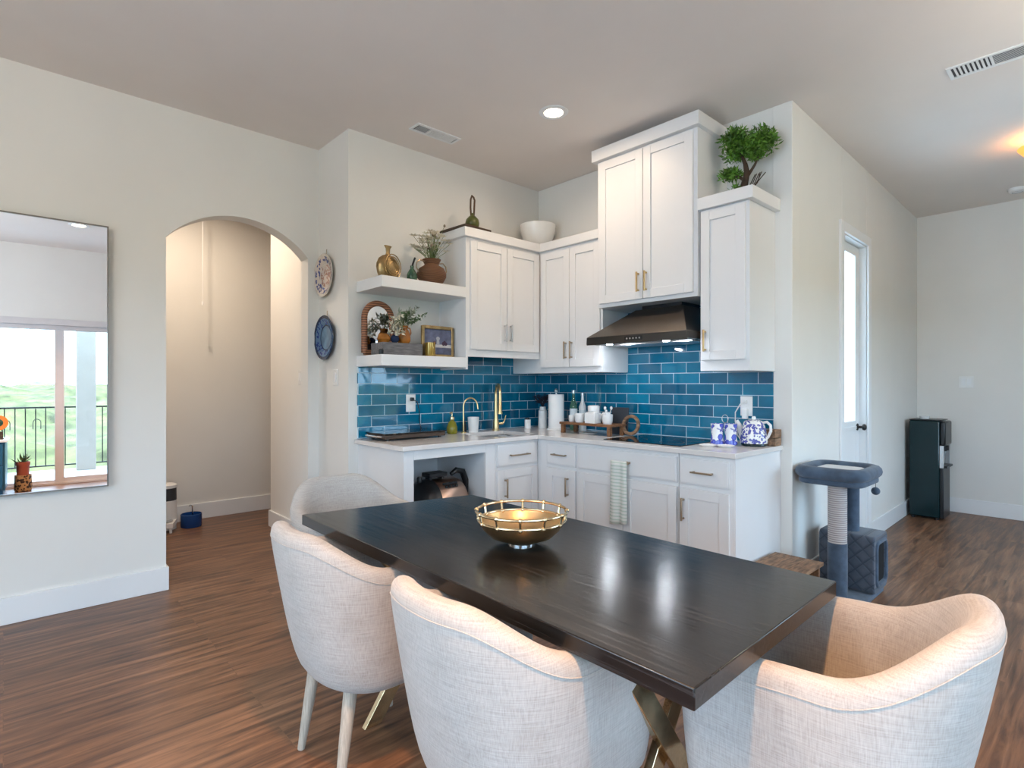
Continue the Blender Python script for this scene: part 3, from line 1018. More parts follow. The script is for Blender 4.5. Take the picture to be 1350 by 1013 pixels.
# ------------------------------------------------------------------ upholstered chairs
def sstep(a, b, x):
    x = min(1, max(0, (x - a) / (b - a)))
    return x * x * (3 - 2 * x)


def outline(s, w, db, yf):
    sg = 1 if s >= 0 else -1
    u = abs(s)
    if u <= 0.62:
        a = u / 0.62 * PI / 2
        return (sg * w * math.sin(a) ** 0.86, -db * math.cos(a) ** 0.86 if u < 0.6199 else 0.0)
    k = (u - 0.62) / 0.38
    return (sg * (w - 0.012 * k * k), yf * k)


def chair_section(s, d, z):
    qf = max(0.0, min(1.0, (z - 0.31) / 0.54)) ** 0.75
    w = 0.250 + 0.047 * qf - d
    db = 0.185 + 0.115 * qf - d
    x, y = outline(s, w, db, 0.275 + 0.025 * qf)
    return (x, y, z)


def rim_h(s):
    return 0.835 - 0.12 * sstep(0.14, 0.60, abs(s)) - 0.022 * sstep(0.6, 1.0, abs(s))


def make_chair():
    t = thing('dining_chair', '', 'chair')
    ns = 46
    rings = []
    for i in range(ns + 1):
        s = -1 + 2 * i / ns
        h = rim_h(s)
        e = 0.018 if i in (0, ns) else 0.0
        prof = [(0.055, 0.318), (0.018, 0.312), (0.003 + e, 0.335), (0.0 + e, 0.42), (0.0 + e, 0.53), (0.0 + e, h - 0.085), (0.002 + e, h - 0.035 - e),
                (0.014 + e, h - 0.008 - e), (0.038, h - e), (0.062 - e, h - 0.010 - e), (0.074 - e, h - 0.04 - e), (0.078 - e, h - 0.10), (0.08 - e, 0.50), (0.08 - e, 0.42)]
        rings.append([chair_section(s, dd, zz) for dd, zz in prof])
    MB().loft(rings).build('backrest', 'linen', t, smooth=180, subsurf=1)
    # seat cushion
    rr = []
    path = [-1 + 2 * i / 30 for i in range(31)]
    for z, d in ((0.312, 0.085), (0.325, 0.07), (0.43, 0.062), (0.462, 0.07), (0.475, 0.095), (0.479, 0.14)):
        ring = []
        for s in path:
            x, y, _ = chair_section(s, d, 0.44 if z > 0.4 else 0.36)
            ring.append((x, y, z))
        xr = ring[-1][0]
        inset = max(0, d - 0.06)
        for k in range(1, 8):
            a = PI * k / 8
            ring.append((xr * math.cos(a), 0.295 + (0.035 - inset * 0.4) * math.sin(a) ** 0.6, z))
        rr.append(ring)
    MB().loft(rr).build('seat', 'linen', t, smooth=60, subsurf=1)
    pp = [chair_section(-0.93 + 1.86 * i / 60, 0.0025, rim_h(-0.93 + 1.86 * i / 60) - 0.045) for i in range(61)]
    MB().tube(pp, 0.0015, 6).build('piping', 'linen', t)
    for sx in (-1, 1):
        for tx, ty, fx_, fy_ in ((0.135, -0.105, 0.15, -0.155), (0.15, 0.17, 0.175, 0.215)):
            lg = MB().tube([(sx * tx, ty, 0.325), (sx * (tx + fx_) / 2, (ty + fy_) / 2, 0.16), (sx * fx_, fy_, 0.0)], 0.02, 14, rad=[0.023, 0.019, 0.0125])
            lg.build('leg', 'legwood', t)
    return t


chair0 = make_chair()
first = True
for x, y, rz, lab in ((0.935, 1.81, -90, 'cream linen tub chair at the far long side of the table, nearest the arch'),
                      (0.955, 1.05, -90, 'cream linen tub chair in the middle of the long side, between two other chairs'),
                      (1.452, 0.437, 4, 'cream linen tub chair at the near short end of the table, its inside lit orange'),
                      (1.235, 2.445, 180, 'cream linen tub chair at the far short end of the table, facing the camera')):
    c = chair0 if first else copy_tree(chair0)
    first = False
    c.location = (x, y, 0)
    c.rotation_euler = (0, 0, R(rz))
    c['label'] = lab
    c['group'] = 'tub chairs around the dining table'

# ------------------------------------------------------------------ ceiling lights
def downlight(x, y, lab, power=None, color=WARM, spread=170):
    t = thing('recessed_downlight', lab, 'ceiling light', (x, y, CEIL), 0, 'recessed ceiling downlights')
    MB().lathe([(0.062, -0.0005), (0.062, -0.006), (0.092, -0.004), (0.095, -0.0005)], 32).build('trim_ring', 'trim', t)
    MB().lathe([(0.0, -0.0005), (0.0615, -0.0005), (0.0615, -0.003), (0.0, -0.003)], 32).build('diffuser', 'lampglow', t)
    l = bpy.data.lights.new('downlight_beam', 'AREA')
    l.shape = 'DISK'
    l.size = 0.12
    l.energy = power or DOWN_W
    l.color = color
    l.spread = R(spread)
    o = bpy.data.objects.new('downlight_beam', l)
    C.objects.link(o)
    o.parent = t
    o.location = (0, 0, -0.008)
    return t


downlight(2.617, 2.459, 'lit recessed downlight in the ceiling in front of the kitchen cabinets', 7, (1.0, 0.76, 0.54))
downlight(0.42, 0.26, 'lit recessed downlight over the near end of the table, seen in the mirror', 36, (1.0, 0.50, 0.20), 100)
downlight(1.05, 5.1, 'added recessed downlight in the passage behind the arch, unseen, for brightness', 20, (1.0, 0.80, 0.62))  # added lamp, itself unseen, to brighten the passage


# ------------------------------------------------------------------ wall things
t = thing('wall_mirror', 'tall thin-framed rectangular mirror on the wall left of the arch', 'mirror', (0.05, YL - 0.012, 0.697), R(-1.5))
fr = MB()
for x0, x1, z0, z1 in ((-0.407, -0.400, 0, 1.524), (0.400, 0.407, 0, 1.524), (-0.400, 0.400, 0, 0.007), (-0.400, 0.400, 1.517, 1.524)):
    fr.box(x0, x1, -0.026, -0.001, z0, z1)
fr.build('frame', 'steel', t)
MB().box(-0.400, 0.400, -0.020, -0.001, 0.007, 1.517).build('mirror_glass', 'mirror', t)

FACE_NX = Matrix.Rotation(R(-90), 4, 'Y')      # lathe axis towards -X
FACE_NY = Matrix.Rotation(R(90), 4, 'X')       # lathe axis towards -Y
M['platepaint'] = voronoi_mat('painted_plate_pattern', (0.62, 0.55, 0.50), ((0.07, 0.09, 0.25), (0.05, 0.07, 0.22)), 34, 0.74, 0.2)
M['plateorange'] = voronoi_mat('painted_plate_flowers', (0.58, 0.50, 0.45), ((0.42, 0.17, 0.08), (0.30, 0.20, 0.20)), 40, 0.74, 0.2)
M['platecream'] = mat('cream_plate_glaze', (0.60, 0.55, 0.50), 0.2, noise=(30, 0.2, (1, 1, 1)))
M['platenavy'] = mat('navy_plate_rim', (0.015, 0.03, 0.075), 0.2, noise=(30, 0.5, (1, 1, 1)))
M['plateblue'] = mat('steel_blue_glaze', (0.10, 0.20, 0.32), 0.2, noise=(18, 0.25, (1, 1, 1)))
M['platecobalt'] = voronoi_mat('cobalt_plate_band', (0.08, 0.17, 0.30), ((0.01, 0.04, 0.22), (0.01, 0.03, 0.18)), 40, 0.7, 0.2)
for y, z, r, body, band, mid, lab in ((3.905, 2.088, 0.158, 'platecream', 'platepaint', 'plateorange', 'cream wall plate with blue band and orange centre, the upper of two'),
                                      (3.895, 1.633, 0.163, 'platenavy', 'platecobalt', 'plateblue', 'blue wall plate with dark rim, the lower of two')):
    t = thing('wall_plate', lab, 'plate', (1.745, y, z), 0, 'decorative plates beside the arch')
    MB().lathe([(0, 0.004), (r * 0.55, 0.004), (r * 0.62, 0.010), (r * 0.97, 0.028), (r, 0.031), (r * 0.985, 0.034), (r * 0.62, 0.016), (r * 0.55, 0.011), (0, 0.010)],
               40, M4=FACE_NX).build('plate', body, t)
    MB().lathe([(r * 0.58, 0.0125), (r * 0.63, 0.0172), (r * 0.86, 0.0290), (r * 0.86, 0.0300), (r * 0.63, 0.0182), (r * 0.58, 0.0140)], 40, M4=FACE_NX).build('painted_band', band, t)
    MB().lathe([(0, 0.0095), (r * 0.52, 0.0095), (r * 0.52, 0.0120), (0, 0.0120)], 32, M4=FACE_NX).build('painted_centre', mid, t)
    MB().tube([(-0.004, 0, r - 0.004), (-0.004, 0, r + 0.028), (-0.001, 0, r + 0.034)], 0.003, 6).build('hanger', 'bronze', t)


def switch(loc, rz, lab, gang=1):
    t = thing('light_switch', lab, 'light switch', loc, rz)
    wd = 0.035 + 0.023 * (gang - 1)
    MB().box(-wd, wd, -0.006, -0.0005, -0.058, 0.058).build('cover_plate', 'white', t, 0.002)
    for k in range(gang):
        xc = (k - (gang - 1) / 2) * 0.046
        MB().box(xc - 0.016, xc + 0.016, -0.010, -0.006, -0.033, 0.033).build('rocker', 'trim', t, 0.0015)


switch((1.745, 3.757, 1.342), RZ, 'white light switch under the two wall plates')
switch((1.80, 4.537, 1.352), RZ, 'white light switch inside the passage behind the arch')
switch((XE, 1.027, 1.315), RZ, 'white double light switch on the end wall above the water cooler', 2)


def outlet(loc, rz, lab):
    t = thing('wall_outlet', lab, 'outlet', loc, rz)
    MB().box(-0.040, 0.040, -0.006, -0.0005, -0.064, 0.064).build('cover_plate', 'white', t, 0.002)
    for s in (-1, 1):
        MB().box(-0.017, 0.017, -0.009, -0.006, s * 0.028 - 0.017, s * 0.028 + 0.017).build('socket', 'whitematte', t, 0.002)


outlet((2.233, YS - 0.012, 1.154), 0, 'white wall outlet with a black plug on the tiles above the griddle')
outlet((XR - 0.012, 1.637, 1.152), RZ, 'white wall outlet on the tiles above the floral kettle')

cd = MB().tube([(1.36, 5.72, CEIL - 0.001), (1.36, 5.72, 2.06)], 0.003, 6)
cd.lathe([(0, 0), (0.008, 0.004), (0.009, 0.03), (0.003, 0.05), (0, 0.05)], 10, (1.36, 5.72, 2.02))
tag(cd.build('pull_cord', 'whitematte'), 'thin white pull cord hanging from the ceiling in the passage', 'cord')

# ------------------------------------------------------------------ passage floor
t = thing('pet_feeder', 'white automatic pet feeder with dark hopper on the passage floor', 'pet feeder', (1.072, 5.74, 0), R(-20))
b = MB().lathe([(0, 0.05), (0.085, 0.05), (0.082, 0.26), (0, 0.26)], 28)
b.box(-0.085, 0.085, -0.20, 0.0, 0.045, 0.09).box(-0.075, -0.055, -0.19, -0.17, 0, 0.05).box(0.055, 0.075, -0.19, -0.17, 0, 0.05).lathe([(0, 0), (0.08, 0), (0.08, 0.05), (0, 0.05)], 20)
b.build('body', 'whitematte', t, 0.004)
MB().lathe([(0, 0.26), (0.082, 0.26), (0.080, 0.37), (0, 0.37)], 28).build('hopper', 'charcoal', t)
MB().lathe([(0, 0.37), (0.085, 0.37), (0.085, 0.395), (0.07, 0.405), (0, 0.405)], 28).build('lid', 'whitematte', t)
MB().lathe([(0, 0.0905), (0.068, 0.0905), (0.075, 0.10), (0.070, 0.10), (0.05, 0.094), (0, 0.094)], 24, (0, -0.12, 0)).build('bowl', 'chrome', t)
t = thing('water_fountain', 'blue glass pet water fountain on the floor beside the white feeder', 'pet fountain', (1.262, 5.70, 0))
MB().lathe([(0, 0), (0.082, 0), (0.086, 0.01), (0.086, 0.115), (0.080, 0.118), (0.078, 0.09), (0, 0.09)], 32).build('bowl', 'blue', t)
MB().tube([(0.01, 0, 0.091), (0.01, 0, 0.185), (-0.008, 0, 0.195), (-0.022, 0, 0.187)], 0.006, 8).build('spout', 'chrome', t)

# ------------------------------------------------------------------ foliage helpers
def leaves(mb, spots, length, width, spread=1.0, up=0.2):
    for p in spots:
        dr = Vector((random.gauss(0, 1), random.gauss(0, 1), random.gauss(up, 0.8)))
        dr.normalize()
        sd = dr.cross(Vector((random.gauss(0, 1), random.gauss(0, 1), random.gauss(0, 1))))
        if sd.length < 1e-3:
            continue
        sd.normalize()
        L_ = length * random.uniform(0.7, 1.25)
        w_ = width * random.uniform(0.8, 1.2)
        p = Vector(p)
        nrm = dr.cross(sd) * w_ * 0.25
        a, b_, c, d_ = p, p + dr * L_ * 0.5 + sd * w_ * 0.5 + nrm, p + dr * L_, p + dr * L_ * 0.5 - sd * w_ * 0.5 + nrm
        mb.quad(a, b_, c, d_)
    return mb


def in_ball(c, r, n, sx=1, sy=1, sz=1, shell=0.5):
    out = []
    for _ in range(n):
        v = Vector((random.gauss(0, 1), random.gauss(0, 1), random.gauss(0, 1)))
        v.normalize()
        v *= r * (shell + (1 - shell) * random.random())
        out.append((c[0] + v.x * sx, c[1] + v.y * sy, c[2] + v.z * sz))
    return out


# ------------------------------------------------------------------ upper shelf
Z1 = 2.0055
t = thing('round_vase', 'antique gold moon-shaped vase at the left end of the upper shelf', 'vase', (1.915, 3.33, Z1), R(20))
MB().lathe([(0, 0), (0.074, 0), (0.093, 0.03), (0.103, 0.07), (0.100, 0.095), (0.082, 0.130), (0.05, 0.152), (0.022, 0.162), (0.017, 0.18), (0.020, 0.205), (0.034, 0.222), (0.026, 0.222), (0.014, 0.195), (0, 0.185)],
           36, sy=0.5).build('body', 'oldgold', t)
rg = MB()
for k in range(1, 6):
    rg.tube(arc((0, 0.08), 0.016 * k, 0, 360, 30)[:-1], 0.0035, 6, closed=True)
ro = rg.build('ridges', 'oldgold', t)
ro.location = (0, -0.046, 0)
t = thing('bud_vase', 'small dark green bottle between the gold vase and the wicker vase', 'vase', (2.095, 3.315, Z1))
MB().lathe([(0, 0), (0.025, 0), (0.036, 0.02), (0.036, 0.05), (0.022, 0.078), (0.012, 0.092), (0.013, 0.112), (0.009, 0.112), (0, 0.10)], 24).build('body', 'darkgreen', t)
MB().tube([(0.0, 0, 0.101), (0.008, 0, 0.13), (0.024, 0, 0.172)], 0.007, 8).build('stopper', 'black', t)
t = thing('wicker_vase', 'brown wicker vase with two loop handles on the upper shelf', 'vase', (2.275, 3.34, Z1))
MB().lathe([(0, 0), (0.06, 0), (0.082, 0.02), (0.105, 0.06), (0.106, 0.085), (0.09, 0.12), (0.055, 0.142), (0.05, 0.15), (0.068, 0.185), (0.062, 0.186), (0.044, 0.155), (0, 0.13)], 36).build('body', 'wicker', t)
for s in (-1, 1):
    MB().tube([(s * 0.058, 0, 0.165), (s * 0.10, 0, 0.172), (s * 0.125, 0, 0.15), (s * 0.130, 0, 0.115), (s * 0.108, 0, 0.085)], 0.005, 8).build('handle', 'bronze', t)
t = thing('dried_flowers', 'spray of cream and tan dried flowers in the wicker vase', 'flowers', (2.275, 3.34, Z1 + 0.155))
stm, pet, pod = MB(), MB(), MB()
for i in range(52):
    a = random.uniform(0, 2 * PI)
    sp = random.uniform(0.02, 0.15)
    h = random.uniform(0.09, 0.235) if i else 0.285
    tip = (sp * math.cos(a) * 1.1, sp * math.sin(a) * 0.75, h)
    stm.tube([(tip[0] * 0.12, tip[1] * 0.12, -0.01), (tip[0] * 0.45, tip[1] * 0.45, h * 0.55), tip], 0.0016, 5)
    if i % 5 == 2 or i == 0:
        pod.ball(tip, 0.009, 8, 6, sz=1.3)
    else:
        for k in range(7):
            b_ = 2 * PI * k / 7
            o = Vector(tip)
            d1 = Vector((math.cos(b_), math.sin(b_), 0.35)) * 0.035
            d2 = Vector((math.cos(b_ + 0.4), math.sin(b_ + 0.4), 0.3)) * 0.020
            d3 = Vector((math.cos(b_ - 0.4), math.sin(b_ - 0.4), 0.3)) * 0.020
            pet.quad(o, o + d2, o + d1, o + d3)
leaves(stm, in_ball((0, 0, 0.05), 0.05, 30, 1, 1, 1), 0.05, 0.008, up=1.5)
stm.build('stems', 'stem', t)
pet.build('petals', 'petal', t)['kind'] = 'stuff'
pod.build('seed_heads', 'pod', t)

# ------------------------------------------------------------------ lower shelf
Z2 = 1.4905
t = thing('arched_mirror', 'small arched mirror in a wrapped rattan frame on the lower shelf', 'mirror', (1.93, 3.49, Z2))
U = [(-0.105, 0, 0.02), (-0.105, 0, 0.15)] + arc((0, 0.262), 0.105, 180, 0, 18) + [(0.105, 0, 0.15), (0.105, 0, 0.02)]
fo = MB().tube(U, 0.021, 12).tube([(-0.105, 0, 0.021), (0.105, 0, 0.021)], 0.0195, 10).build('frame', 'rattan', t)
gp = [(-0.105, 0.02)] + [(p[0], p[2]) for p in arc((0, 0.262), 0.105, 180, 0, 18)] + [(0.105, 0.02)]
go = MB().prism(gp, -0.004, 0.004, 'XZ').build('mirror_glass', 'mirror', t)
bx = MB().box(-0.155, 0.155, -0.08, 0.08, 0, 0.083).build('wooden_box', 'greybox', bevel=0.003, loc=(1.995, 3.345, Z2))
tag(bx, 'grey driftwood box in front of the arched rattan mirror', 'box')
Z3 = Z2 + 0.0835
t = thing('amber_jug', 'amber glass jug holding leafy sprigs on the grey box', 'jug', (2.05, 3.35, Z3))
MB().lathe([(0, 0), (0.034, 0), (0.047, 0.02), (0.048, 0.05), (0.038, 0.085), (0.026, 0.105), (0.03, 0.125), (0.026, 0.125), (0.020, 0.105), (0, 0.09)], 24).build('body', 'ambersolid', t)
MB().tube([(0.027, 0, 0.115), (0.05, 0, 0.11), (0.058, 0, 0.08), (0.045, 0, 0.05)], 0.005, 8).build('handle', 'ambersolid', t)
bl = MB().ball((0, 0, 0.029), 0.029, 18, 12).build('yarn_ball', 'navy', loc=(1.965, 3.325, Z3))
tag(bl, 'small navy ball between the two amber vessels on the grey box', 'ball')
bw = MB().lathe([(0, 0), (0.03, 0), (0.046, 0.025), (0.036, 0.055), (0.028, 0.062), (0.024, 0.058), (0.03, 0.03), (0, 0.015)], 24).build('amber_pot', 'ambersolid', loc=(1.895, 3.35, Z3))
tag(bw, 'low amber pot on the left end of the grey box', 'pot')
t = thing('leafy_sprigs', 'sage green sprigs with white blossoms spilling from the amber jug', 'greenery', (2.05, 3.35, Z3 + 0.11))
st, lf, wl_, bls = MB(), MB(), MB(), MB()
for i in range(15):
    a = random.uniform(-1, 1)
    tip = Vector((0.02 + 0.10 * a + 0.04 * random.random(), random.uniform(-0.07, 0.05), 0.15 - 0.07 * abs(a) + random.uniform(-0.03, 0.03)))
    ctl = Vector((tip.x * 0.4, tip.y * 0.4, tip.z * 0.65))
    st.tube([(0, 0, -0.01), ctl, tip], 0.0014, 5)
    spots = [Vector((0, 0, 0)).lerp(ctl, q).lerp(ctl.lerp(tip, q), q) for q in [0.35 + 0.65 * k / 8 for k in range(9)]]
    leaves(lf if i % 2 else wl_, spots * 2, 0.030, 0.013, up=0.5)
for i in range(11):
    tip = Vector((-0.05 - 0.11 * random.random(), -0.045 - 0.03 * random.random(), random.uniform(-0.05, 0.08)))
    st.tube([(0, 0, -0.008), (tip.x * 0.5, tip.y * 0.6, 0.05), tip], 0.0014, 5)
    leaves(wl_, [tip.lerp(Vector((0, 0, 0.03)), q / 7) for q in range(6)] * 2, 0.026, 0.011)
    leaves(bls, [tip] * 9, 0.026, 0.014)
leaves(bls, in_ball((-0.09, -0.05, -0.01), 0.05, 40, 1, 0.5, 1), 0.024, 0.013)
st.build('stems', 'stem', t)
lf.build('dark_leaves', 'leaf', t)
wl_.build('pale_leaves', 'paleleaf', t)
bls.build('blossoms', 'petal', t)
dk = MB().lathe([(0, 0), (0.016, 0), (0.018, 0.03), (0.014, 0.034), (0, 0.03)], 18).build('black_votive', 'black', loc=(1.825, 3.262, Z2))
tag(dk, 'tiny black votive at the foot of the arched mirror', 'votive')

t = thing('framed_painting', 'gold framed still life painting propped at the right end of the lower shelf', 'painting', (2.338, 3.36, Z2), R(2))
FW, FH = 0.143, 0.225
fr = MB()
b_ = 0.022
for x0, x1, z0, z1 in ((-FW, -FW + b_, 0, FH), (FW - b_, FW, 0, FH), (-FW + b_, FW - b_, 0, b_), (-FW + b_, FW - b_, FH - b_, FH)):
    fr.box(x0, x1, -0.016, 0.006, z0, z1)
fo = fr.build('frame', 'oldgold', t, 0.004)
M['cslate'] = mat('slate_blue_canvas', (0.10, 0.115, 0.19), 0.7, noise=(24, 0.35, (1, 1, 1)))
M['ccloth'] = mat('painted_white_cloth', (0.50, 0.50, 0.52), 0.7, noise=(24, 0.2, (1, 1, 1)))
M['cplum'] = mat('painted_plum', (0.055, 0.03, 0.06), 0.7)
M['csilver'] = mat('painted_silver', (0.36, 0.37, 0.42), 0.7)
cv = MB().box(-FW + b_, FW - b_, -0.008, 0.004, b_, FH - b_).build('canvas', 'cslate', t)
MB().box(-FW + b_ + 0.035, FW - b_, -0.0086, -0.008, 0.072, 0.094).build('painted_cloth', 'ccloth', cv)
pa = MB().prism([(-0.012, 0.09), (0.012, 0.09), (0.014, 0.105), (0.011, 0.122), (0.018, 0.140), (0.008, 0.150), (-0.008, 0.150), (-0.018, 0.140), (-0.011, 0.122), (-0.014, 0.105)], -0.0092, -0.0087, 'XZ')
pa.build('painted_cup', 'csilver', cv)
pf = MB()
for x, z, r in ((0.050, 0.101, 0.015), (0.072, 0.100, 0.013), (0.060, 0.112, 0.012), (-0.032, 0.102, 0.016)):
    pf.lathe([(0, 0.0087), (r, 0.0087), (r, 0.0091), (0, 0.0091)], 16, (x, 0, z), M4=FACE_NY)
pf.build('painted_fruit', 'cplum', cv)
MB().box(-0.02, 0.02, 0.006, 0.04, 0.0, 0.10).build('easel_back', 'darkwood', t)
t = thing('votive_holder', 'gold glass votive holder in front of the framed painting', 'candle holder', (2.225, 3.285, Z2))
MB().lathe([(0, 0), (0.036, 0), (0.038, 0.01), (0.038, 0.098), (0.035, 0.098), (0.035, 0.012), (0, 0.010)], 28).build('glass', 'candle', t)
MB().lathe([(0, 0.0105), (0.033, 0.0105), (0.033, 0.055), (0, 0.055)], 20).build('candle', 'petal', t)

# ------------------------------------------------------------------ above the cabinets
Z4 = 2.4435
bd = MB().box(-0.13, 0.13, -0.15, 0.15, 0, 0.016).build('wooden_board', 'darkwood', bevel=0.002, loc=(2.585, 3.345, Z4), rot=(0, 0, R(3)))
tag(bd, 'thin dark wooden board on top of the cabinet under the green bottle', 'board')
t = thing('strap_bottle', 'round olive green bottle with tall leather loop on top of the cabinet', 'bottle', (2.625, 3.31, Z4 + 0.0165))
MB().lathe([(0, 0), (0.02, 0.001), (0.048, 0.03), (0.054, 0.055), (0.048, 0.082), (0.028, 0.105), (0.016, 0.115), (0.014, 0.13), (0, 0.13)], 28).build('body', 'gourd', t)
MB().tube([(-0.012, 0, 0.11), (-0.018, 0, 0.17), (-0.016, 0, 0.235), (-0.004, 0, 0.265), (0.012, 0, 0.255), (0.022, 0, 0.235), (0.018, 0, 0.17), (0.014, 0, 0.11)], 0.007, 8).build('strap', 'leather', t)
wbw = MB().lathe([(0, 0), (0.075, 0), (0.085, 0.01), (0.125, 0.08), (0.15, 0.16), (0.158, 0.215), (0.150, 0.215), (0.140, 0.155), (0.115, 0.08), (0.075, 0.02), (0, 0.016)], 44).build('mixing_bowl', 'white', loc=(3.40, 3.38, Z4 + 0.0005))
tag(wbw, 'large white bowl on top of the corner cabinets', 'bowl')

t = thing('bonsai_tree', 'artificial bonsai tree on top of the narrow cabinet', 'bonsai', (3.43, 1.568, 2.4545))
MB().lathe([(0, 0), (0.07, 0), (0.085, 0.035), (0.08, 0.035), (0.06, 0.02), (0, 0.02)], 24).build('pot', 'darkwood', t)
tk = MB().tube([(0, 0.01, 0.02), (0.005, 0.02, 0.09), (-0.01, -0.005, 0.16), (0.0, 0.01, 0.22), (0.0, 0.04, 0.30)], 0.02, 10, rad=[0.028, 0.022, 0.018, 0.013, 0.008])
tk.tube([(-0.005, 0.0, 0.13), (0, -0.05, 0.20), (0, -0.085, 0.27)], 0.01, 8, rad=[0.011, 0.008, 0.005])
tk.tube([(0.0, 0.015, 0.12), (0, 0.05, 0.15), (0, 0.09, 0.17)], 0.01, 8, rad=[0.011, 0.008, 0.005])
for k in range(6):
    tk.tube([(0, 0, 0.02), (random.uniform(-.02, .02), -0.03 - 0.01 * k, 0.09), (random.uniform(-.02, .02), -0.05 - 0.012 * k, 0.14)], 0.003, 5)
tk.build('trunk', 'bark', t)
cr = MB()
for c, r, n, sy, sz in (((0, 0.085, 0.40), 0.085, 620, 1.0, 0.75), ((0, 0.06, 0.31), 0.09, 560, 1.1, 0.7), ((0, -0.095, 0.33), 0.105, 800, 0.95, 0.85), ((0, -0.03, 0.32), 0.08, 380, 1, 0.8),
                        ((0, 0.105, 0.175), 0.062, 360, 1.15, 0.6), ((0, 0.06, 0.06), 0.05, 120, 1.0, 0.9), ((0, -0.06, 0.25), 0.05, 150, 1, 0.6)):
    leaves(cr, in_ball(c, r, n, 0.85, sy, sz, 0.3), 0.036, 0.012, up=0.5)
cr.build('crown', 'bonsai', t)

# ------------------------------------------------------------------ worktop things, sink side
ZC = 0.9145
t = thing('electric_griddle', 'flat dark electric griddle with a glass top at the left end of the worktop', 'griddle', (2.105, 3.40, ZC))
MB().box(-0.245, 0.245, -0.125, 0.125, 0.012, 0.040).build('body', 'darkwood', t, 0.004)
MB().box(-0.25, 0.25, -0.13, 0.13, 0.040, 0.050).build('glass_top', 'blackglass', t, 0.003)
for sx in (-1, 1):
    for sy in (-1, 1):
        MB().lathe([(0, 0), (0.012, 0), (0.012, 0.012), (0, 0.012)], 12, (sx * 0.21, sy * 0.10, 0)).build('foot', 'black', t)
    MB().tube([(sx * 0.245, -0.08, 0.028), (sx * 0.275, -0.075, 0.03), (sx * 0.275, 0.075, 0.03), (sx * 0.245, 0.08, 0.028)], 0.006, 8).build('handle', 'chrome', t)
t = thing('power_cord', 'black power cord from the left tile outlet down to the griddle', 'cord', (0, 0, 0))
MB().box(2.222, 2.245, YS - 0.046, YS - 0.0215, 1.170, 1.196).build('plug', 'black', t, 0.003)
MB().tube([(2.235, YS - 0.046, 1.18), (2.26, YS - 0.06, 1.165), (2.285, YS - 0.05, 1.10), (2.30, YS - 0.028, 1.02), (2.315, YS - 0.026, 0.965), (2.325, 3.515, 0.955), (2.33, 3.49, 0.967)], 0.003, 8).build('cable', 'black', t)
t = thing('soap_dispenser', 'amber and green glass soap dispenser with gold pump by the sink', 'soap dispenser', (2.545, 3.46, ZC))
MB().lathe([(0, 0), (0.036, 0), (0.042, 0.012), (0.041, 0.05), (0.028, 0.088), (0.015, 0.10), (0.015, 0.11), (0, 0.11)], 24).build('bottle', 'yellowsoap', t)
MB().lathe([(0, 0.11), (0.018, 0.11), (0.018, 0.128), (0.006, 0.132), (0.006, 0.168), (0, 0.168)], 16).tube([(0, 0, 0.165), (-0.03, -0.02, 0.162), (-0.036, -0.024, 0.154)], 0.005, 8).build('pump', 'gold', t)
t = thing('filter_faucet', 'slim gold gooseneck filter tap left of the main faucet', 'faucet', (2.648, 3.45, ZC))
MB().lathe([(0, 0), (0.02, 0), (0.02, 0.006), (0.01, 0.012), (0, 0.012)], 18).build('base', 'brass', t)
dv = Vector((0.75, -0.66, 0))
pt = [(0, 0, 0.012), (0, 0, 0.12), (0, 0, 0.205)] + [tuple(dv * (0.055 - 0.055 * math.cos(R(a))) + Vector((0, 0, 0.205 + 0.068 * math.sin(R(a))))) for a in range(20, 181, 20)]
pt.append(tuple(dv * 0.113 + Vector((0, 0, 0.185))))
MB().tube(pt, 0.0055, 10).build('spout', 'brass', t)
cu = MB().lathe([(0, 0), (0.038, 0), (0.046, 0.12), (0.043, 0.12), (0.036, 0.006), (0, 0.006)], 28).build('tumbler', 'white', loc=(2.742, 3.445, ZC))
tag(cu, 'white ribbed tumbler beside the filter tap', 'cup')
bt = MB().lathe([(0, 0), (0.014, 0), (0.014, 0.055), (0.008, 0.062), (0.008, 0.085), (0, 0.085)], 16).build('small_bottle', 'black', loc=(2.702, 3.505, ZC))
tag(bt, 'tiny dark bottle half behind the white tumbler', 'bottle')
t = thing('kitchen_faucet', 'brass pull-down kitchen faucet behind the sink', 'faucet', (3.0, 3.47, ZC))
MB().lathe([(0, 0), (0.031, 0), (0.031, 0.008), (0.025, 0.012), (0.023, 0.07), (0.017, 0.10), (0.0135, 0.30), (0, 0.30)], 24).build('body', 'brass', t)
dv = Vector((-0.42, -0.90, 0)).normalized()
pt = [tuple(dv * (0.058 - 0.058 * math.cos(R(a))) + Vector((0, 0, 0.30 + 0.075 * math.sin(R(a))))) for a in range(0, 181, 15)]
MB().tube(pt, 0.0125, 12).build('spout', 'brass', t)
e = dv * 0.116
MB().lathe([(0, 0.300), (0.0125, 0.300), (0.0135, 0.24), (0.0155, 0.235), (0.0165, 0.165), (0.021, 0.155), (0.021, 0.140), (0, 0.140)], 18, (e.x, e.y, 0)).build('spray_head', 'brass', t)
MB().tube([(0.018, -0.01, 0.055), (0.055, -0.02, 0.055), (0.068, -0.024, 0.068), (0.082, -0.03, 0.12)], 0.007, 10, rad=[0.011, 0.011, 0.007, 0.004]).build('lever', 'brass', t)
t = thing('lidded_jar', 'small white jar with a dark cap right of the faucet', 'jar', (3.335, 3.44, ZC))
MB().lathe([(0, 0), (0.027, 0), (0.027, 0.075), (0, 0.075)], 20).build('body', 'white', t)
MB().lathe([(0, 0.075), (0.02, 0.075), (0.02, 0.09), (0, 0.09)], 18).build('cap', 'black', t)
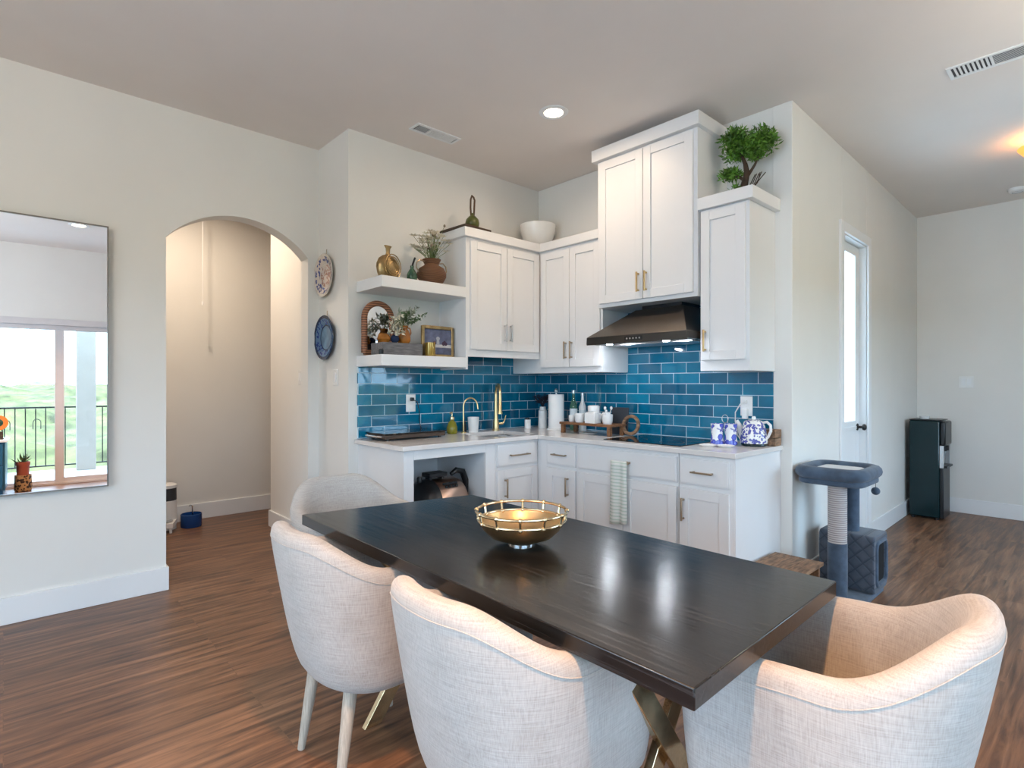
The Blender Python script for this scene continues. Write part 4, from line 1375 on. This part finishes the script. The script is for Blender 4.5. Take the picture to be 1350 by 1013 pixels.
vs_ = MB().lathe([(0, 0), (0.038, 0), (0.04, 0.01), (0.037, 0.15), (0.028, 0.158), (0.026, 0.185), (0.022, 0.185), (0.024, 0.15), (0, 0.02)], 24).build('bottle_vase', 'white', loc=(3.45, 3.37, ZC))
tag(vs_, 'white ceramic bottle vase in the worktop corner', 'vase')
lv = MB()
for k in range(16):
    a = random.uniform(0, 2 * PI)
    s_ = random.uniform(0.01, 0.075)
    tp = (s_ * math.cos(a), s_ * math.sin(a), random.uniform(0.05, 0.11))
    lv.tube([(0, 0, -0.01), (tp[0] * 0.3, tp[1] * 0.3, 0.035), tp], 0.003, 5, rad=[0.002, 0.003, 0.006])
    leaves(lv, in_ball(tp, 0.02, 26), 0.02, 0.006)
o = lv.build('dried_lavender', 'lav', loc=(3.45, 3.37, ZC + 0.18))
tag(o, 'bunch of dark dried lavender in the white bottle vase', 'flowers')
t = thing('paper_towel_holder', 'upright paper towel roll on a white stand in the corner', 'paper towel', (3.40, 3.165, ZC))
MB().lathe([(0, 0), (0.078, 0), (0.078, 0.01), (0.07, 0.014), (0, 0.014)], 32).build('base', 'white', t)
MB().lathe([(0.02, 0.0145), (0.066, 0.0145), (0.066, 0.295), (0.02, 0.295)], 36).build('roll', 'paper', t)
MB().lathe([(0, 0.0145), (0.007, 0.0145), (0.007, 0.31), (0.015, 0.318), (0.016, 0.33), (0.008, 0.342), (0, 0.343)], 16).build('spindle', 'steel_l', t)
for x, y, sc, gm, lab in ((3.47, 3.035, 1.0, 'greenglass', 'green glass bottle with pale label behind the wooden riser'),
                          (3.525, 2.985, 0.93, 'white', 'white bottle directly behind the green glass bottle')):
    t = thing('oil_bottle', lab, 'bottle', (x, y, ZC))
    MB().lathe([(0, 0), (0.03, 0), (0.031, 0.01), (0.031, 0.21 * sc), (0.013, 0.255 * sc), (0.012, 0.305 * sc), (0, 0.305 * sc)], 22).build('bottle', gm, t)
    MB().lathe([(0, 0.305 * sc), (0.015, 0.305 * sc), (0.015, 0.33 * sc), (0, 0.33 * sc)], 16).build('cap', 'steel_l', t)
    MB().lathe([(0.0312, 0.09 * sc), (0.0318, 0.09 * sc), (0.0318, 0.18 * sc), (0.0312, 0.18 * sc)], 22).build('label', 'label', t)

# ------------------------------------------------------------------ worktop things, range side
t = thing('tray_riser', 'low wooden riser on four legs with white crockery beside the cooktop', 'riser', (3.315, 2.715, ZC), RZ)
MB().box(-0.25, 0.25, -0.095, 0.095, 0.068, 0.086).build('top', 'wood', t, 0.003)
for sx in (-1, 1):
    for sy in (-1, 1):
        MB().box(sx * 0.225 - 0.014, sx * 0.225 + 0.014, sy * 0.075 - 0.014, sy * 0.075 + 0.014, 0, 0.068).build('leg', 'wood', t, 0.002)
ZR = ZC + 0.0865


def cup(name, x, y, r, h, lab, cat, z=ZR):
    o = MB().lathe([(0, 0), (r * 0.78, 0), (r * 0.95, h * 0.25), (r, h), (r * 0.92, h), (r * 0.86, h * 0.3), (0, h * 0.12)], 26).build(name, 'white', loc=(x, y, z))
    return tag(o, lab, cat)


o = MB().lathe([(0, 0), (0.045, 0), (0.046, 0.125), (0.035, 0.13), (0, 0.131)], 26).build('canister', 'white', loc=(3.362, 2.735, ZR))
tag(o, 'tall white canister at the back of the wooden riser', 'canister')
o = MB().box(-0.048, 0.048, -0.038, 0.038, 0, 0.078).box(-0.042, 0.042, -0.032, 0.032, 0.078, 0.084).build('sugar_box', 'white', bevel=0.004, loc=(3.265, 2.665, ZR), rot=(0, 0, RZ))
tag(o, 'square white sugar box at the front middle of the wooden riser', 'box')
cup('crock', 3.275, 2.535, 0.04, 0.072, 'white crock holding two small spoons on the riser', 'crock')
for k, (dx, dy) in enumerate(((-0.012, 0.006), (0.010, -0.014))):
    o = MB().tube([(3.275, 2.535, ZR + 0.012), (3.275 + dx * 1.3, 2.535 + dy * 1.6, ZR + 0.11)], 0.003, 6)
    o.ball((3.275 + dx * 1.35, 2.535 + dy * 1.7, ZR + 0.118), 0.01, 10, 6, sz=1.4)
    tag(o.build('teaspoon', 'white'), ['white spoon standing upright in the small crock', 'white spoon leaning right in the small crock'][k], 'spoon')
cup('round_cup', 3.27, 2.80, 0.038, 0.068, 'round white cup left of the square sugar box', 'cup')
cup('cream_jug', 3.29, 2.895, 0.026, 0.05, 'small cream cup at the left end of the riser', 'cup')
t = thing('teapot', 'small white teapot behind the sugar box on the riser', 'teapot', (3.368, 2.62, ZR))
MB().lathe([(0, 0), (0.03, 0), (0.046, 0.03), (0.044, 0.06), (0.025, 0.08), (0, 0.083)], 24).build('body', 'white', t)
MB().lathe([(0, 0.0831), (0.008, 0.083), (0.01, 0.092), (0.006, 0.1), (0, 0.1)], 14).build('lid_knob', 'white', t)
MB().tube([(0, 0.04, 0.03), (0, 0.06, 0.05), (0, 0.072, 0.07)], 0.008, 8, rad=[0.011, 0.008, 0.006]).build('spout', 'white', t)
sl = MB().box(-0.075, 0.075, -0.006, 0.006, 0, 0.15).build('slate_board', 'charcoal', bevel=0.002, loc=(3.408, 2.515, ZR - 0.0865), rot=(R(-4), 0, RZ))
sl.location = (3.425, 2.54, ZC + 0.002)
sl.scale = (1, 1, 1.35)
tag(sl, 'dark slate board propped behind the white crock', 'board')
t = thing('round_board', 'round wooden board standing on edge at the right end of the riser', 'board', (3.40, 2.418, ZC), RZ)
MB().lathe([(0.055, -0.009), (0.075, -0.009), (0.078, 0), (0.075, 0.009), (0.055, 0.009), (0.052, 0), (0.055, -0.009)], 32, (0, 0, 0.08), M4=Matrix.Rotation(R(80), 4, 'X')).build('ring', 'lightwood', t)
o = MB().lathe([(0, 0), (0.045, 0), (0.07, 0.012), (0.066, 0.013), (0.04, 0.004), (0, 0.004)], 26).build('saucer', 'white', loc=(3.30, 2.73, ZC))
tag(o, 'white saucer under the wooden riser', 'saucer')
t = thing('induction_cooktop', 'black glass cooktop set on the worktop below the hood', 'cooktop', (3.29, 2.09, ZC), RZ)
MB().box(-0.295, 0.295, -0.255, 0.235, 0, 0.005).build('glass_plate', 'blackglass', t, 0.0015)
for x, y, r in ((-0.15, -0.1, 0.085), (-0.15, 0.11, 0.075), (0.14, -0.1, 0.075), (0.14, 0.11, 0.095)):
    MB().lathe([(r, 0.0051), (r + 0.003, 0.0051), (r + 0.003, 0.0054), (r, 0.0054)], 40, (x, y, 0)).build('zone_ring', 'charcoal', t)

for x, y, lab in ((3.285, 1.690, 'tall blue and white cup left of its twin by the kettle'), (3.325, 1.622, 'tall blue and white cup right next to the kettle spout')):
    o = MB().lathe([(0, 0), (0.030, 0), (0.040, 0.01), (0.034, 0.07), (0.039, 0.135), (0.035, 0.135), (0.030, 0.07), (0, 0.012)], 28).build('patterned_cup', 'bluewhite', loc=(x, y, ZC))
    tag(o, lab, 'cup', 'blue and white cups')
t = thing('wire_caddy', 'thin wire caddy with a loop handle between the two blue cups', 'caddy', (3.31, 1.651, ZC))
MB().tube([(0, 0, 0.002), (0, 0, 0.14)] + [(0.02 * math.sin(R(a)) * 0.2, 0.022 * math.sin(R(a)), 0.165 - 0.025 * math.cos(R(a))) for a in range(20, 341, 20)] + [(0, 0, 0.139)], 0.0018, 6).build('handle', 'steel_l', t)
MB().tube([(0.03, -0.03, 0.003), (-0.03, 0.03, 0.003)], 0.002, 6).build('base', 'steel_l', t)
for x, y, lab in ((3.18, 1.695, 'flat white dish in front of the left blue cup'), (3.215, 1.60, 'flat white dish in front of the right blue cup')):
    o = MB().lathe([(0, 0), (0.04, 0), (0.055, 0.011), (0.051, 0.012), (0.036, 0.004), (0, 0.004)], 26).build('small_dish', 'white', loc=(x, y, ZC))
    tag(o, lab, 'dish', 'small white dishes')
t = thing('electric_kettle', 'white electric kettle with floral print at the right end of the worktop', 'kettle', (3.43, 1.525, ZC), RZ)
MB().lathe([(0, 0), (0.072, 0), (0.075, 0.006), (0.072, 0.016), (0, 0.016)], 32).build('power_base', 'teal', t)
MB().lathe([(0, 0.0165), (0.078, 0.0165), (0.080, 0.03), (0.070, 0.10), (0.058, 0.145), (0.052, 0.152), (0.03, 0.160), (0, 0.163)], 36).build('body', 'floral', t)
MB().lathe([(0, 0.1631), (0.012, 0.1625), (0.012, 0.176), (0.008, 0.182), (0, 0.182)], 16).build('lid_knob', 'white', t)
MB().tube([(0.052, 0, 0.142), (0.08, 0, 0.150), (0.102, 0, 0.130), (0.104, 0, 0.095), (0.088, 0, 0.06), (0.074, 0, 0.045)], 0.0085, 10).build('handle', 'white', t)
MB().tube([(-0.065, 0, 0.05), (-0.085, 0, 0.09), (-0.092, 0, 0.125), (-0.108, 0, 0.15)], 0.015, 12, rad=[0.022, 0.017, 0.013, 0.011]).build('spout', 'white', t)
t = thing('kettle_cord', 'white cord running from the right tile outlet down behind the kettle', 'cord')
MB().box(XR - 0.045, XR - 0.0215, 1.627, 1.647, 1.168, 1.19).build('plug', 'white', t, 0.003)
MB().tube([(XR - 0.045, 1.637, 1.178), (XR - 0.055, 1.66, 1.165), (XR - 0.04, 1.70, 1.11), (XR - 0.03, 1.705, 1.05), (XR - 0.03, 1.69, 0.96), (XR - 0.05, 1.65, 0.9185), (XR - 0.07, 1.60, 0.9185)], 0.0035, 8).build('cable', 'cushion', t)
t = thing('night_light', 'small white plug-in adapter under the right tile outlet', 'adapter', (XR - 0.021, 1.637, 1.124), RZ)
MB().box(-0.016, 0.016, -0.03, 0, -0.055, 0.012).build('body', 'white', t, 0.004)
o = MB().box(-0.045, 0.045, -0.045, 0.045, 0, 0.048).box(-0.045, 0.045, -0.045, 0.045, 0.05, 0.10).build('wooden_crate', 'lightwood', bevel=0.002, loc=(3.522, 1.459, ZC))
tag(o, 'small wooden box at the very right end of the worktop', 'box')

# towel hanging on the hook of the wide cabinet
tw = MB()
rows = []
for j in range(15):
    v = j / 14
    row = []
    wd = 0.062 + 0.008 * v
    for i in range(13):
        u = -1 + 2 * i / 12
        fold = 0.010 * math.cos(u * 5.5 + 0.6) * (0.35 + 0.65 * v)
        row.append((2.944 - 0.014 + fold - 0.004, 2.175 + u * wd + 0.006 * v, 0.800 - 0.41 * v - 0.02 * (1 - abs(u)) * (1 - v) * 0 - 0.012 * u * v))
    rows.append(row)
tw.loft(rows, cap=False, closed=False)
o = tw.build('hand_towel', 'towelcloth', smooth=180)
sd = o.modifiers.new('cloth_thickness', 'SOLIDIFY')
sd.thickness = 0.004
tag(o, 'pale green striped hand towel hanging on the cabinet front', 'towel')

# copper cooker in the bay
t = thing('countertop_cooker', 'copper and black cooker standing in the open cabinet bay', 'cooker', (2.215, 3.20, 0.1005))
MB().box(-0.16, 0.17, -0.14, 0.14, 0, 0.24).build('base_unit', 'charcoal', t, 0.02)
AX = Matrix.Rotation(R(90), 4, 'Y')
MB().lathe([(0, -0.10), (0.165, -0.10), (0.170, -0.09), (0.170, 0.14), (0.155, 0.17), (0, 0.17)], 40, (0, 0, 0.37), M4=AX).build('drum', 'copper', t)
MB().lathe([(0, -0.185), (0.07, -0.18), (0.13, -0.155), (0.165, -0.115), (0.172, -0.09), (0.1725, -0.055), (0, -0.055)], 40, (0, 0, 0.37), M4=AX).build('end_cap', 'black', t)
MB().box(-0.085, 0.065, -0.05, 0.05, 0.555, 0.585).box(-0.07, -0.05, -0.03, 0.03, 0.53, 0.556).box(0.03, 0.05, -0.03, 0.03, 0.53, 0.556).build('handle', 'black', t, 0.006)
MB().tube([(0.115, -0.02, 0.56), (0.16, -0.02, 0.585), (0.215, -0.02, 0.57), (0.245, -0.02, 0.50), (0.245, -0.02, 0.38)], 0.02, 10, rad=[0.014, 0.02, 0.024, 0.024, 0.02]).build('arm', 'black', t)
MB().lathe([(0, 0.525), (0.016, 0.525), (0.018, 0.555), (0.012, 0.565), (0, 0.565)], 16, (-0.135, 0, 0)).build('knob', 'black', t)
rk = MB()
for k in range(4):
    rk.box(-0.005 + k * 0.028, 0.014 + k * 0.028, -0.125, -0.118, 0.488, 0.505)
rk.box(-0.015, 0.105, -0.108, -0.100, 0.508, 0.522)
rk.build('buttons', 'black', t)

# ------------------------------------------------------------------ gold bowl on the table
t = thing('fruit_bowl', 'gold metal bowl with a bamboo style openwork rim on the dining table', 'bowl', (1.285, 1.355, 0.7605))
MB().lathe([(0, 0), (0.045, 0), (0.045, 0.004), (0.034, 0.006), (0.034, 0.0085), (0, 0.0085)], 32).build('foot', 'chrome', t)
M['bowlgold'] = mat('warm_gold_bowl', (0.58, 0.42, 0.23), 0.36, 1.0, noise=(9, 0.25, (1, 1, 1)))
MB().lathe([(0, 0.009), (0.06, 0.011), (0.103, 0.027), (0.131, 0.053), (0.143, 0.078), (0.140, 0.078), (0.127, 0.055), (0.100, 0.031), (0.058, 0.015), (0, 0.0125)], 48).build('bowl', 'bowlgold', t)
for z, r in ((0.081, 0.145), (0.111, 0.152)):
    rgm = MB().tube([(r * math.cos(2 * PI * k / 60), r * math.sin(2 * PI * k / 60), z) for k in range(60)], 0.0048, 10, closed=True)
    for k in range(12):
        a = 2 * PI * (k + 0.5) / 12
        rgm.tube([(r * math.cos(a - 0.022), r * math.sin(a - 0.022), z), (r * math.cos(a + 0.022), r * math.sin(a + 0.022), z)], 0.0068, 10)
    rgm.build('rim_ring', 'gold', t)
ps = None
for k in range(12):
    a = 2 * PI * k / 12 + 2 * PI / 24
    if ps is None:
        ps = MB().tube([(0.145, 0, 0.078), (0.152, 0, 0.113)], 0.0045, 10).ball((0.1445, 0, 0.079), 0.008, 10, 6).ball((0.152, 0, 0.111), 0.008, 10, 6).build('rim_post', 'gold', t)
        b = ps
    else:
        b = ps.copy()
        C.objects.link(b)
        b.parent = t
    b.rotation_euler = (0, 0, a)

# ------------------------------------------------------------------ by the hall wall
t = thing('cat_tree', 'slate blue plush cat tree standing against the hall wall', 'cat tree', (3.82, 1.165, 0))


def rrect(hx, hy, r, n=6):
    out = []
    for cx_, cy_, a0 in ((hx - r, hy - r, 0), (-hx + r, hy - r, 90), (-hx + r, -hy + r, 180), (hx - r, -hy + r, 270)):
        for k in range(n + 1):
            a = R(a0 + 90 * k / n)
            out.append((cx_ + r * math.cos(a), cy_ + r * math.sin(a)))
    return out


MB().prism([(x, y) for x, y in rrect(0.265, 0.175, 0.03)], 0, 0.03).build('base', 'catgrey', t, 0.006)
# condo: tube with rounded corners, axis along Y, entrance on the -Y end
co = MB()
out = [(0.14 + x, 0.205 + z) for x, z in rrect(0.14, 0.172, 0.035)]
inn = [(0.14 + x, 0.205 + z) for x, z in rrect(0.085, 0.115, 0.03)]
co.loft([[(x, 0.12, z) for x, z in out], [(x, -0.185, z) for x, z in out], [(x, -0.185, z) for x, z in inn], [(x, 0.10, z) for x, z in inn]])
M['catquilt'] = None
mq, nt, bq, N, L = new_nodes('quilted_blue_plush')
tc = N('ShaderNodeTexCoord')
sp = N('ShaderNodeSeparateXYZ')
L(tc.outputs['Object'], sp.inputs[0])
ab = []
for sgn in (1, -1):
    m1 = N('ShaderNodeMath')
    m1.operation = 'MULTIPLY_ADD'
    m1.inputs[1].default_value = sgn
    L(sp.outputs['Y'], m1.inputs[0])
    L(sp.outputs['Z'], m1.inputs[2])
    m2 = N('ShaderNodeMath')
    m2.operation = 'MULTIPLY'
    m2.inputs[1].default_value = PI / 0.085
    L(m1.outputs[0], m2.inputs[0])
    m3 = N('ShaderNodeMath')
    m3.operation = 'SINE'
    L(m2.outputs[0], m3.inputs[0])
    m4 = N('ShaderNodeMath')
    m4.operation = 'ABSOLUTE'
    L(m3.outputs[0], m4.inputs[0])
    ab.append(m4.outputs[0])
mm = N('ShaderNodeMath')
mm.operation = 'MINIMUM'
L(ab[0], mm.inputs[0])
L(ab[1], mm.inputs[1])
L(ramp(nt, mm.outputs[0], [(0.0, (0.025, 0.036, 0.055)), (0.14, (0.055, 0.072, 0.10)), (1.0, (0.07, 0.088, 0.12))]), bq.inputs['Base Color'])
bq.inputs['Roughness'].default_value = 0.95
bq.inputs['Sheen Weight'].default_value = 0.2
bp = N('ShaderNodeBump')
bp.inputs['Strength'].default_value = 0.6
bp.inputs['Distance'].default_value = 0.006
L(ramp(nt, mm.outputs[0], [(0.0, (0, 0, 0)), (0.5, (1, 1, 1))]), bp.inputs['Height'])
L(bp.outputs[0], bq.inputs['Normal'])
M['catquilt'] = mq
co.build('condo', 'catquilt', t, 0.008)
MB().prism([(x, z) for x, z in [(0.14 + a, 0.205 + b) for a, b in rrect(0.083, 0.113, 0.03)]], -0.180, 0.095, 'XZ').build('condo_shade_plug', 'cathole', t)  # black plug filling the opening, imitates the shade inside the condo
dp = MB()
ro = [(0.14 + x, 0.205 + z) for x, z in rrect(0.10, 0.13, 0.04)]
dp.tube([(x, -0.186, z) for x, z in ro], 0.012, 8, closed=True)
dp.build('entrance_trim', 'catgrey', t)
MB().lathe([(0, 0.03), (0.052, 0.03), (0.052, 0.36), (0, 0.36)], 24, (-0.185, -0.045, 0)).build('plush_post', 'catgrey', t)
MB().lathe([(0, 0.3605), (0.050, 0.3605), (0.050, 0.70), (0, 0.70)], 24, (-0.185, -0.045, 0)).build('sisal_post', 'sisal', t)
MB().lathe([(0, 0.3775), (0.045, 0.3775), (0.045, 0.70), (0, 0.70)], 24, (0.12, -0.03, 0)).build('plush_post', 'catgrey', t)
pc = (-0.07, -0.015)
MB().prism([(pc[0] + x, pc[1] + y) for x, y in rrect(0.205, 0.178, 0.08)], 0.7005, 0.735).build('perch', 'catgrey', t, 0.01)
MB().tube([(pc[0] + x, pc[1] + y, 0.768) for x, y in rrect(0.190, 0.163, 0.075, 8)], 0.038, 12, closed=True).build('bolster', 'catgrey', t)
MB().prism([(pc[0] + x, pc[1] + y) for x, y in rrect(0.145, 0.12, 0.05)], 0.7355, 0.785).build('cushion', 'catpad', t, 0.015, seg=3)
MB().tube([(0.09, -0.17, 0.72), (0.09, -0.17, 0.665)], 0.0015, 6).build('toy_string', 'black', t)
MB().ball((0.09, -0.17, 0.645), 0.024, 14, 10).build('toy_ball', 'catgrey', t)

t = thing('step_stool', 'low rustic wooden step stool between the end cabinet and the cat tree', 'stool', (3.275, 1.265, 0))
for k in range(3):
    y = -0.135 + k * 0.0905
    MB().box(-0.165, 0.165, y, y + 0.0885, 0.262, 0.282).build('top_slat', 'lightwood', t, 0.002)
for s in (-1, 1):
    MB().box(s * 0.14 - 0.011, s * 0.14 + 0.011, -0.12, 0.12, 0.0, 0.2618).build('side_panel', 'wood', t, 0.002)

t = thing('water_dispenser', 'dark teal and black water cooler in the hall corner', 'water cooler', (6.68, 1.245, 0), 0)
MB().box(-0.15, 0.15, -0.105, 0.135, 0.02, 0.945).build('cabinet', 'teal', t, 0.012)
MB().box(-0.145, 0.145, -0.135, -0.105, 0.02, 0.50).build('front_door', 'black', t, 0.006)
MB().box(-0.145, 0.145, -0.150, -0.105, 0.71, 0.94).build('control_head', 'black', t, 0.015)
MB().box(-0.145, -0.125, -0.135, -0.105, 0.50, 0.71).box(0.125, 0.145, -0.135, -0.105, 0.50, 0.71).build('alcove_side', 'steel_l', t)
MB().box(-0.13, 0.13, -0.16, -0.105, 0.50, 0.52).build('drip_tray', 'black', t, 0.003)
for k in (-1, 1):
    MB().lathe([(0, 0.655), (0.012, 0.655), (0.014, 0.70), (0, 0.70)], 14, (k * 0.05, -0.13, 0)).build('spigot', 'black', t)
MB().box(-0.15, 0.15, -0.12, 0.135, 0.945, 0.955).build('lid', 'black', t, 0.004)
for sx in (-1, 1):
    for sy in (-1, 1):
        MB().lathe([(0, 0), (0.018, 0), (0.018, 0.02), (0, 0.02)], 12, (sx * 0.12, 0.015 + sy * 0.095, 0)).build('foot', 'black', t)
o = MB().lathe([(0, 0), (0.035, 0), (0.042, 0.025), (0.038, 0.026), (0.03, 0.006), (0, 0.005)], 24).build('small_bowl', 'white', loc=(6.66, 1.28, 0.9555))
tag(o, 'little white bowl on top of the water cooler', 'bowl')

# ------------------------------------------------------------------ ceiling fittings
def vent(lab, x0, x1, y0, y1, along, fill):
    t = thing('ceiling_vent', lab, 'vent', ((x0 + x1) / 2, (y0 + y1) / 2, CEIL))
    hx, hy = (x1 - x0) / 2, (y1 - y0) / 2
    f = MB()
    b_ = 0.018
    f.box(-hx, hx, -hy, -hy + b_, -0.008, -0.0005).box(-hx, hx, hy - b_, hy, -0.008, -0.0005)
    f.box(-hx, -hx + b_, -hy + b_, hy - b_, -0.008, -0.0005).box(hx - b_, hx, -hy + b_, hy - b_, -0.008, -0.0005)
    n = 3
    Ln = (hx if along == 'X' else hy) - b_
    for k in range(1, n):
        c = -Ln + 2 * Ln * k / n
        if along == 'X':
            f.box(c - 0.006, c + 0.006, -hy + b_, hy - b_, -0.008, -0.0005)
        else:
            f.box(-hx + b_, hx - b_, c - 0.006, c + 0.006, -0.008, -0.0005)
    f.build('frame', 'trim', t, 0.001)
    MB().box(-hx + b_, hx - b_, -hy + b_, hy - b_, -0.0012, -0.0004).build('backing', 'charcoal', t)
    for k in range(n):
        lo, hi = -Ln + 2 * Ln * k / n + 0.008, -Ln + 2 * Ln * (k + 1) / n - 0.008
        s = MB()
        tilt = (-1, 0, 1)[k]
        if k == 1:
            m_ = 9
            W2 = (hy if along == 'X' else hx) - b_
            for j in range(m_):
                c = -W2 + 2 * W2 * (j + 0.5) / m_
                q = W2 / m_ * fill[k] * 2
                if along == 'X':
                    s.box(lo, hi, c - q, c + q, -0.0065, -0.005)
                else:
                    s.box(c - q, c + q, lo, hi, -0.0065, -0.005)
        else:
            m_ = 8
            for j in range(m_):
                c = lo + (hi - lo) * (j + 0.5) / m_
                q = (hi - lo) / m_ * fill[k]
                if along == 'X':
                    s.box(c - q, c + q, -hy + b_, hy - b_, -0.0065, -0.005)
                else:
                    s.box(-hx + b_, hx - b_, c - q, c + q, -0.0065, -0.005)
        s.build('louvre_panel', 'trim', t)


vent('white ceiling vent above the open kitchen shelves', 2.05, 2.41, 3.165, 3.285, 'X', (0.14, 0.30, 0.42))
vent('long white ceiling vent over the hall near the cat tree', 3.86, 4.02, 0.10, 0.648, 'Y', (0.27, 0.05, 0.27))
t = thing('smoke_detector', 'white smoke detector on the hall ceiling by the end wall', 'smoke detector', (6.70, 0.61, CEIL))
MB().lathe([(0, -0.035), (0.045, -0.035), (0.06, -0.026), (0.068, -0.008), (0.068, -0.0005), (0, -0.0005)], 28).build('body', 'trim', t)
MB().lathe([(0.034, -0.0352), (0.036, -0.0352), (0.036, -0.0360), (0.034, -0.0360)], 24).build('grille_ring', 'charcoal', t)
t = thing('ceiling_lamp', 'amber glass ceiling lamp at the right edge over the hall', 'ceiling lamp', (5.42, 0.325, CEIL))
MB().lathe([(0, -0.0005), (0.06, -0.0005), (0.06, -0.02), (0.015, -0.03), (0.012, -0.07), (0, -0.07)], 28).build('canopy', 'bronze', t)
MB().lathe([(0.0, -0.145), (0.08, -0.138), (0.14, -0.11), (0.17, -0.07), (0.164, -0.07), (0.135, -0.105), (0.078, -0.132), (0.0, -0.139)], 36).build('shade', 'amberlamp', t)
l = bpy.data.lights.new('lamp_bulb', 'POINT')
l.energy = 4
l.color = (1.0, 0.62, 0.30)
l.shadow_soft_size = 0.04
o = bpy.data.objects.new('lamp_bulb', l)
C.objects.link(o)
o.parent = t
o.location = (0, 0, -0.09)

# ------------------------------------------------------------------ seen only in the mirror
t = thing('storage_chest', 'peacock blue chest of drawers reflected at the left edge of the mirror', 'chest', (-0.65, -0.88, 0))
MB().box(-0.42, 0.42, -0.22, 0.20, 0.06, 0.62).box(-0.40, -0.34, -0.20, 0.18, 0, 0.06).box(0.34, 0.40, -0.20, 0.18, 0, 0.06).build('carcass', 'chest', t, 0.004)
MB().box(-0.44, 0.44, -0.23, 0.22, 0.62, 0.645).build('top', 'white', t, 0.003)
for z0, z1 in ((0.08, 0.34), (0.36, 0.60)):
    dr = MB().box(-0.40, 0.40, 0.2005, 0.218, z0, z1).build('drawer', 'chest', t, 0.003)
    MB().box(-0.06, 0.06, 0.24, 0.248, (z0 + z1) / 2 - 0.005, (z0 + z1) / 2 + 0.005).box(-0.055, -0.045, 0.218, 0.24, (z0 + z1) / 2 - 0.004, (z0 + z1) / 2 + 0.004).box(0.045, 0.055, 0.218, 0.24, (z0 + z1) / 2 - 0.004, (z0 + z1) / 2 + 0.004).build('handle', 'brass', dr)
t = thing('display_plate', 'orange ringed plate standing on the blue chest, seen in the mirror', 'plate', (-0.30, -0.87, 0.6455))
MB().lathe([(0.045, 0.0), (0.085, 0.006), (0.09, 0.012), (0.084, 0.014), (0.045, 0.008), (0.045, 0.0)], 36, (0, 0, 0.19), M4=Matrix.Rotation(R(-82), 4, 'X')).build('rim', 'orange', t)
MB().lathe([(0, 0.0), (0.0445, 0.0), (0.0445, 0.007), (0, 0.007)], 30, (0, 0, 0.19), M4=Matrix.Rotation(R(-82), 4, 'X')).build('centre', 'darkgreen', t)
MB().box(-0.05, 0.05, -0.03, 0.04, 0, 0.012).box(-0.04, -0.03, -0.022, -0.012, 0.012, 0.14).box(0.03, 0.04, -0.022, -0.012, 0.012, 0.14).box(-0.045, 0.045, 0.015, 0.03, 0.012, 0.09).build('stand', 'darkwood', t)
o = MB().lathe([(0, 0), (0.075, 0), (0.085, 0.03), (0.08, 0.20), (0.074, 0.20), (0.07, 0.02), (0, 0.015)], 24).build('woven_basket', 'leopard', loc=(-0.080, -0.90, 0))
tag(o, 'patterned woven basket beside the blue chest, seen in the mirror', 'basket')
t = thing('potted_plant', 'small spiky plant in a terracotta pot standing in the basket', 'plant', (-0.082, -0.90, 0.0165))
MB().lathe([(0, 0), (0.05, 0), (0.062, 0.30), (0.068, 0.30), (0.068, 0.34), (0.058, 0.34), (0.05, 0.30), (0, 0.29)], 24).build('pot', 'terracotta', t)
leaves(MB(), in_ball((0, 0, 0.32), 0.03, 30), 0.12, 0.016, up=2.0).build('leaves', 'leaf', t)

# two added globe lights, out of view, that brighten ceiling and upper walls
M['fillglobe'] = mat('added_fill_globe', (0.9, 0.85, 0.8), 0.3, emit=((1.0, 0.87, 0.75), 126.0))
M['fillglobe_dim'] = mat('added_fill_globe_dim', (0.9, 0.85, 0.8), 0.3, emit=((1.0, 0.87, 0.70), 42.0))
for x, y, lab in ((-1.35, 1.15, 'added white globe light left of the camera, outside the view, brightening the room'),
                  (3.30, -0.45, 'added white globe light right of the camera, outside the view, brightening the room')):
    t = thing('added_globe_light', lab, 'ceiling light', (x, y, CEIL), 0, 'added globe ceiling lights')
    MB().lathe([(0, -0.0005), (0.06, -0.0005), (0.06, -0.018), (0.012, -0.026), (0.012, -0.33), (0, -0.33)], 24).build('stem', 'bronze', t)
    MB().ball((0, 0, -0.45), 0.115, 24, 16).build('globe', 'fillglobe' if x < 0 else 'fillglobe_dim', t)
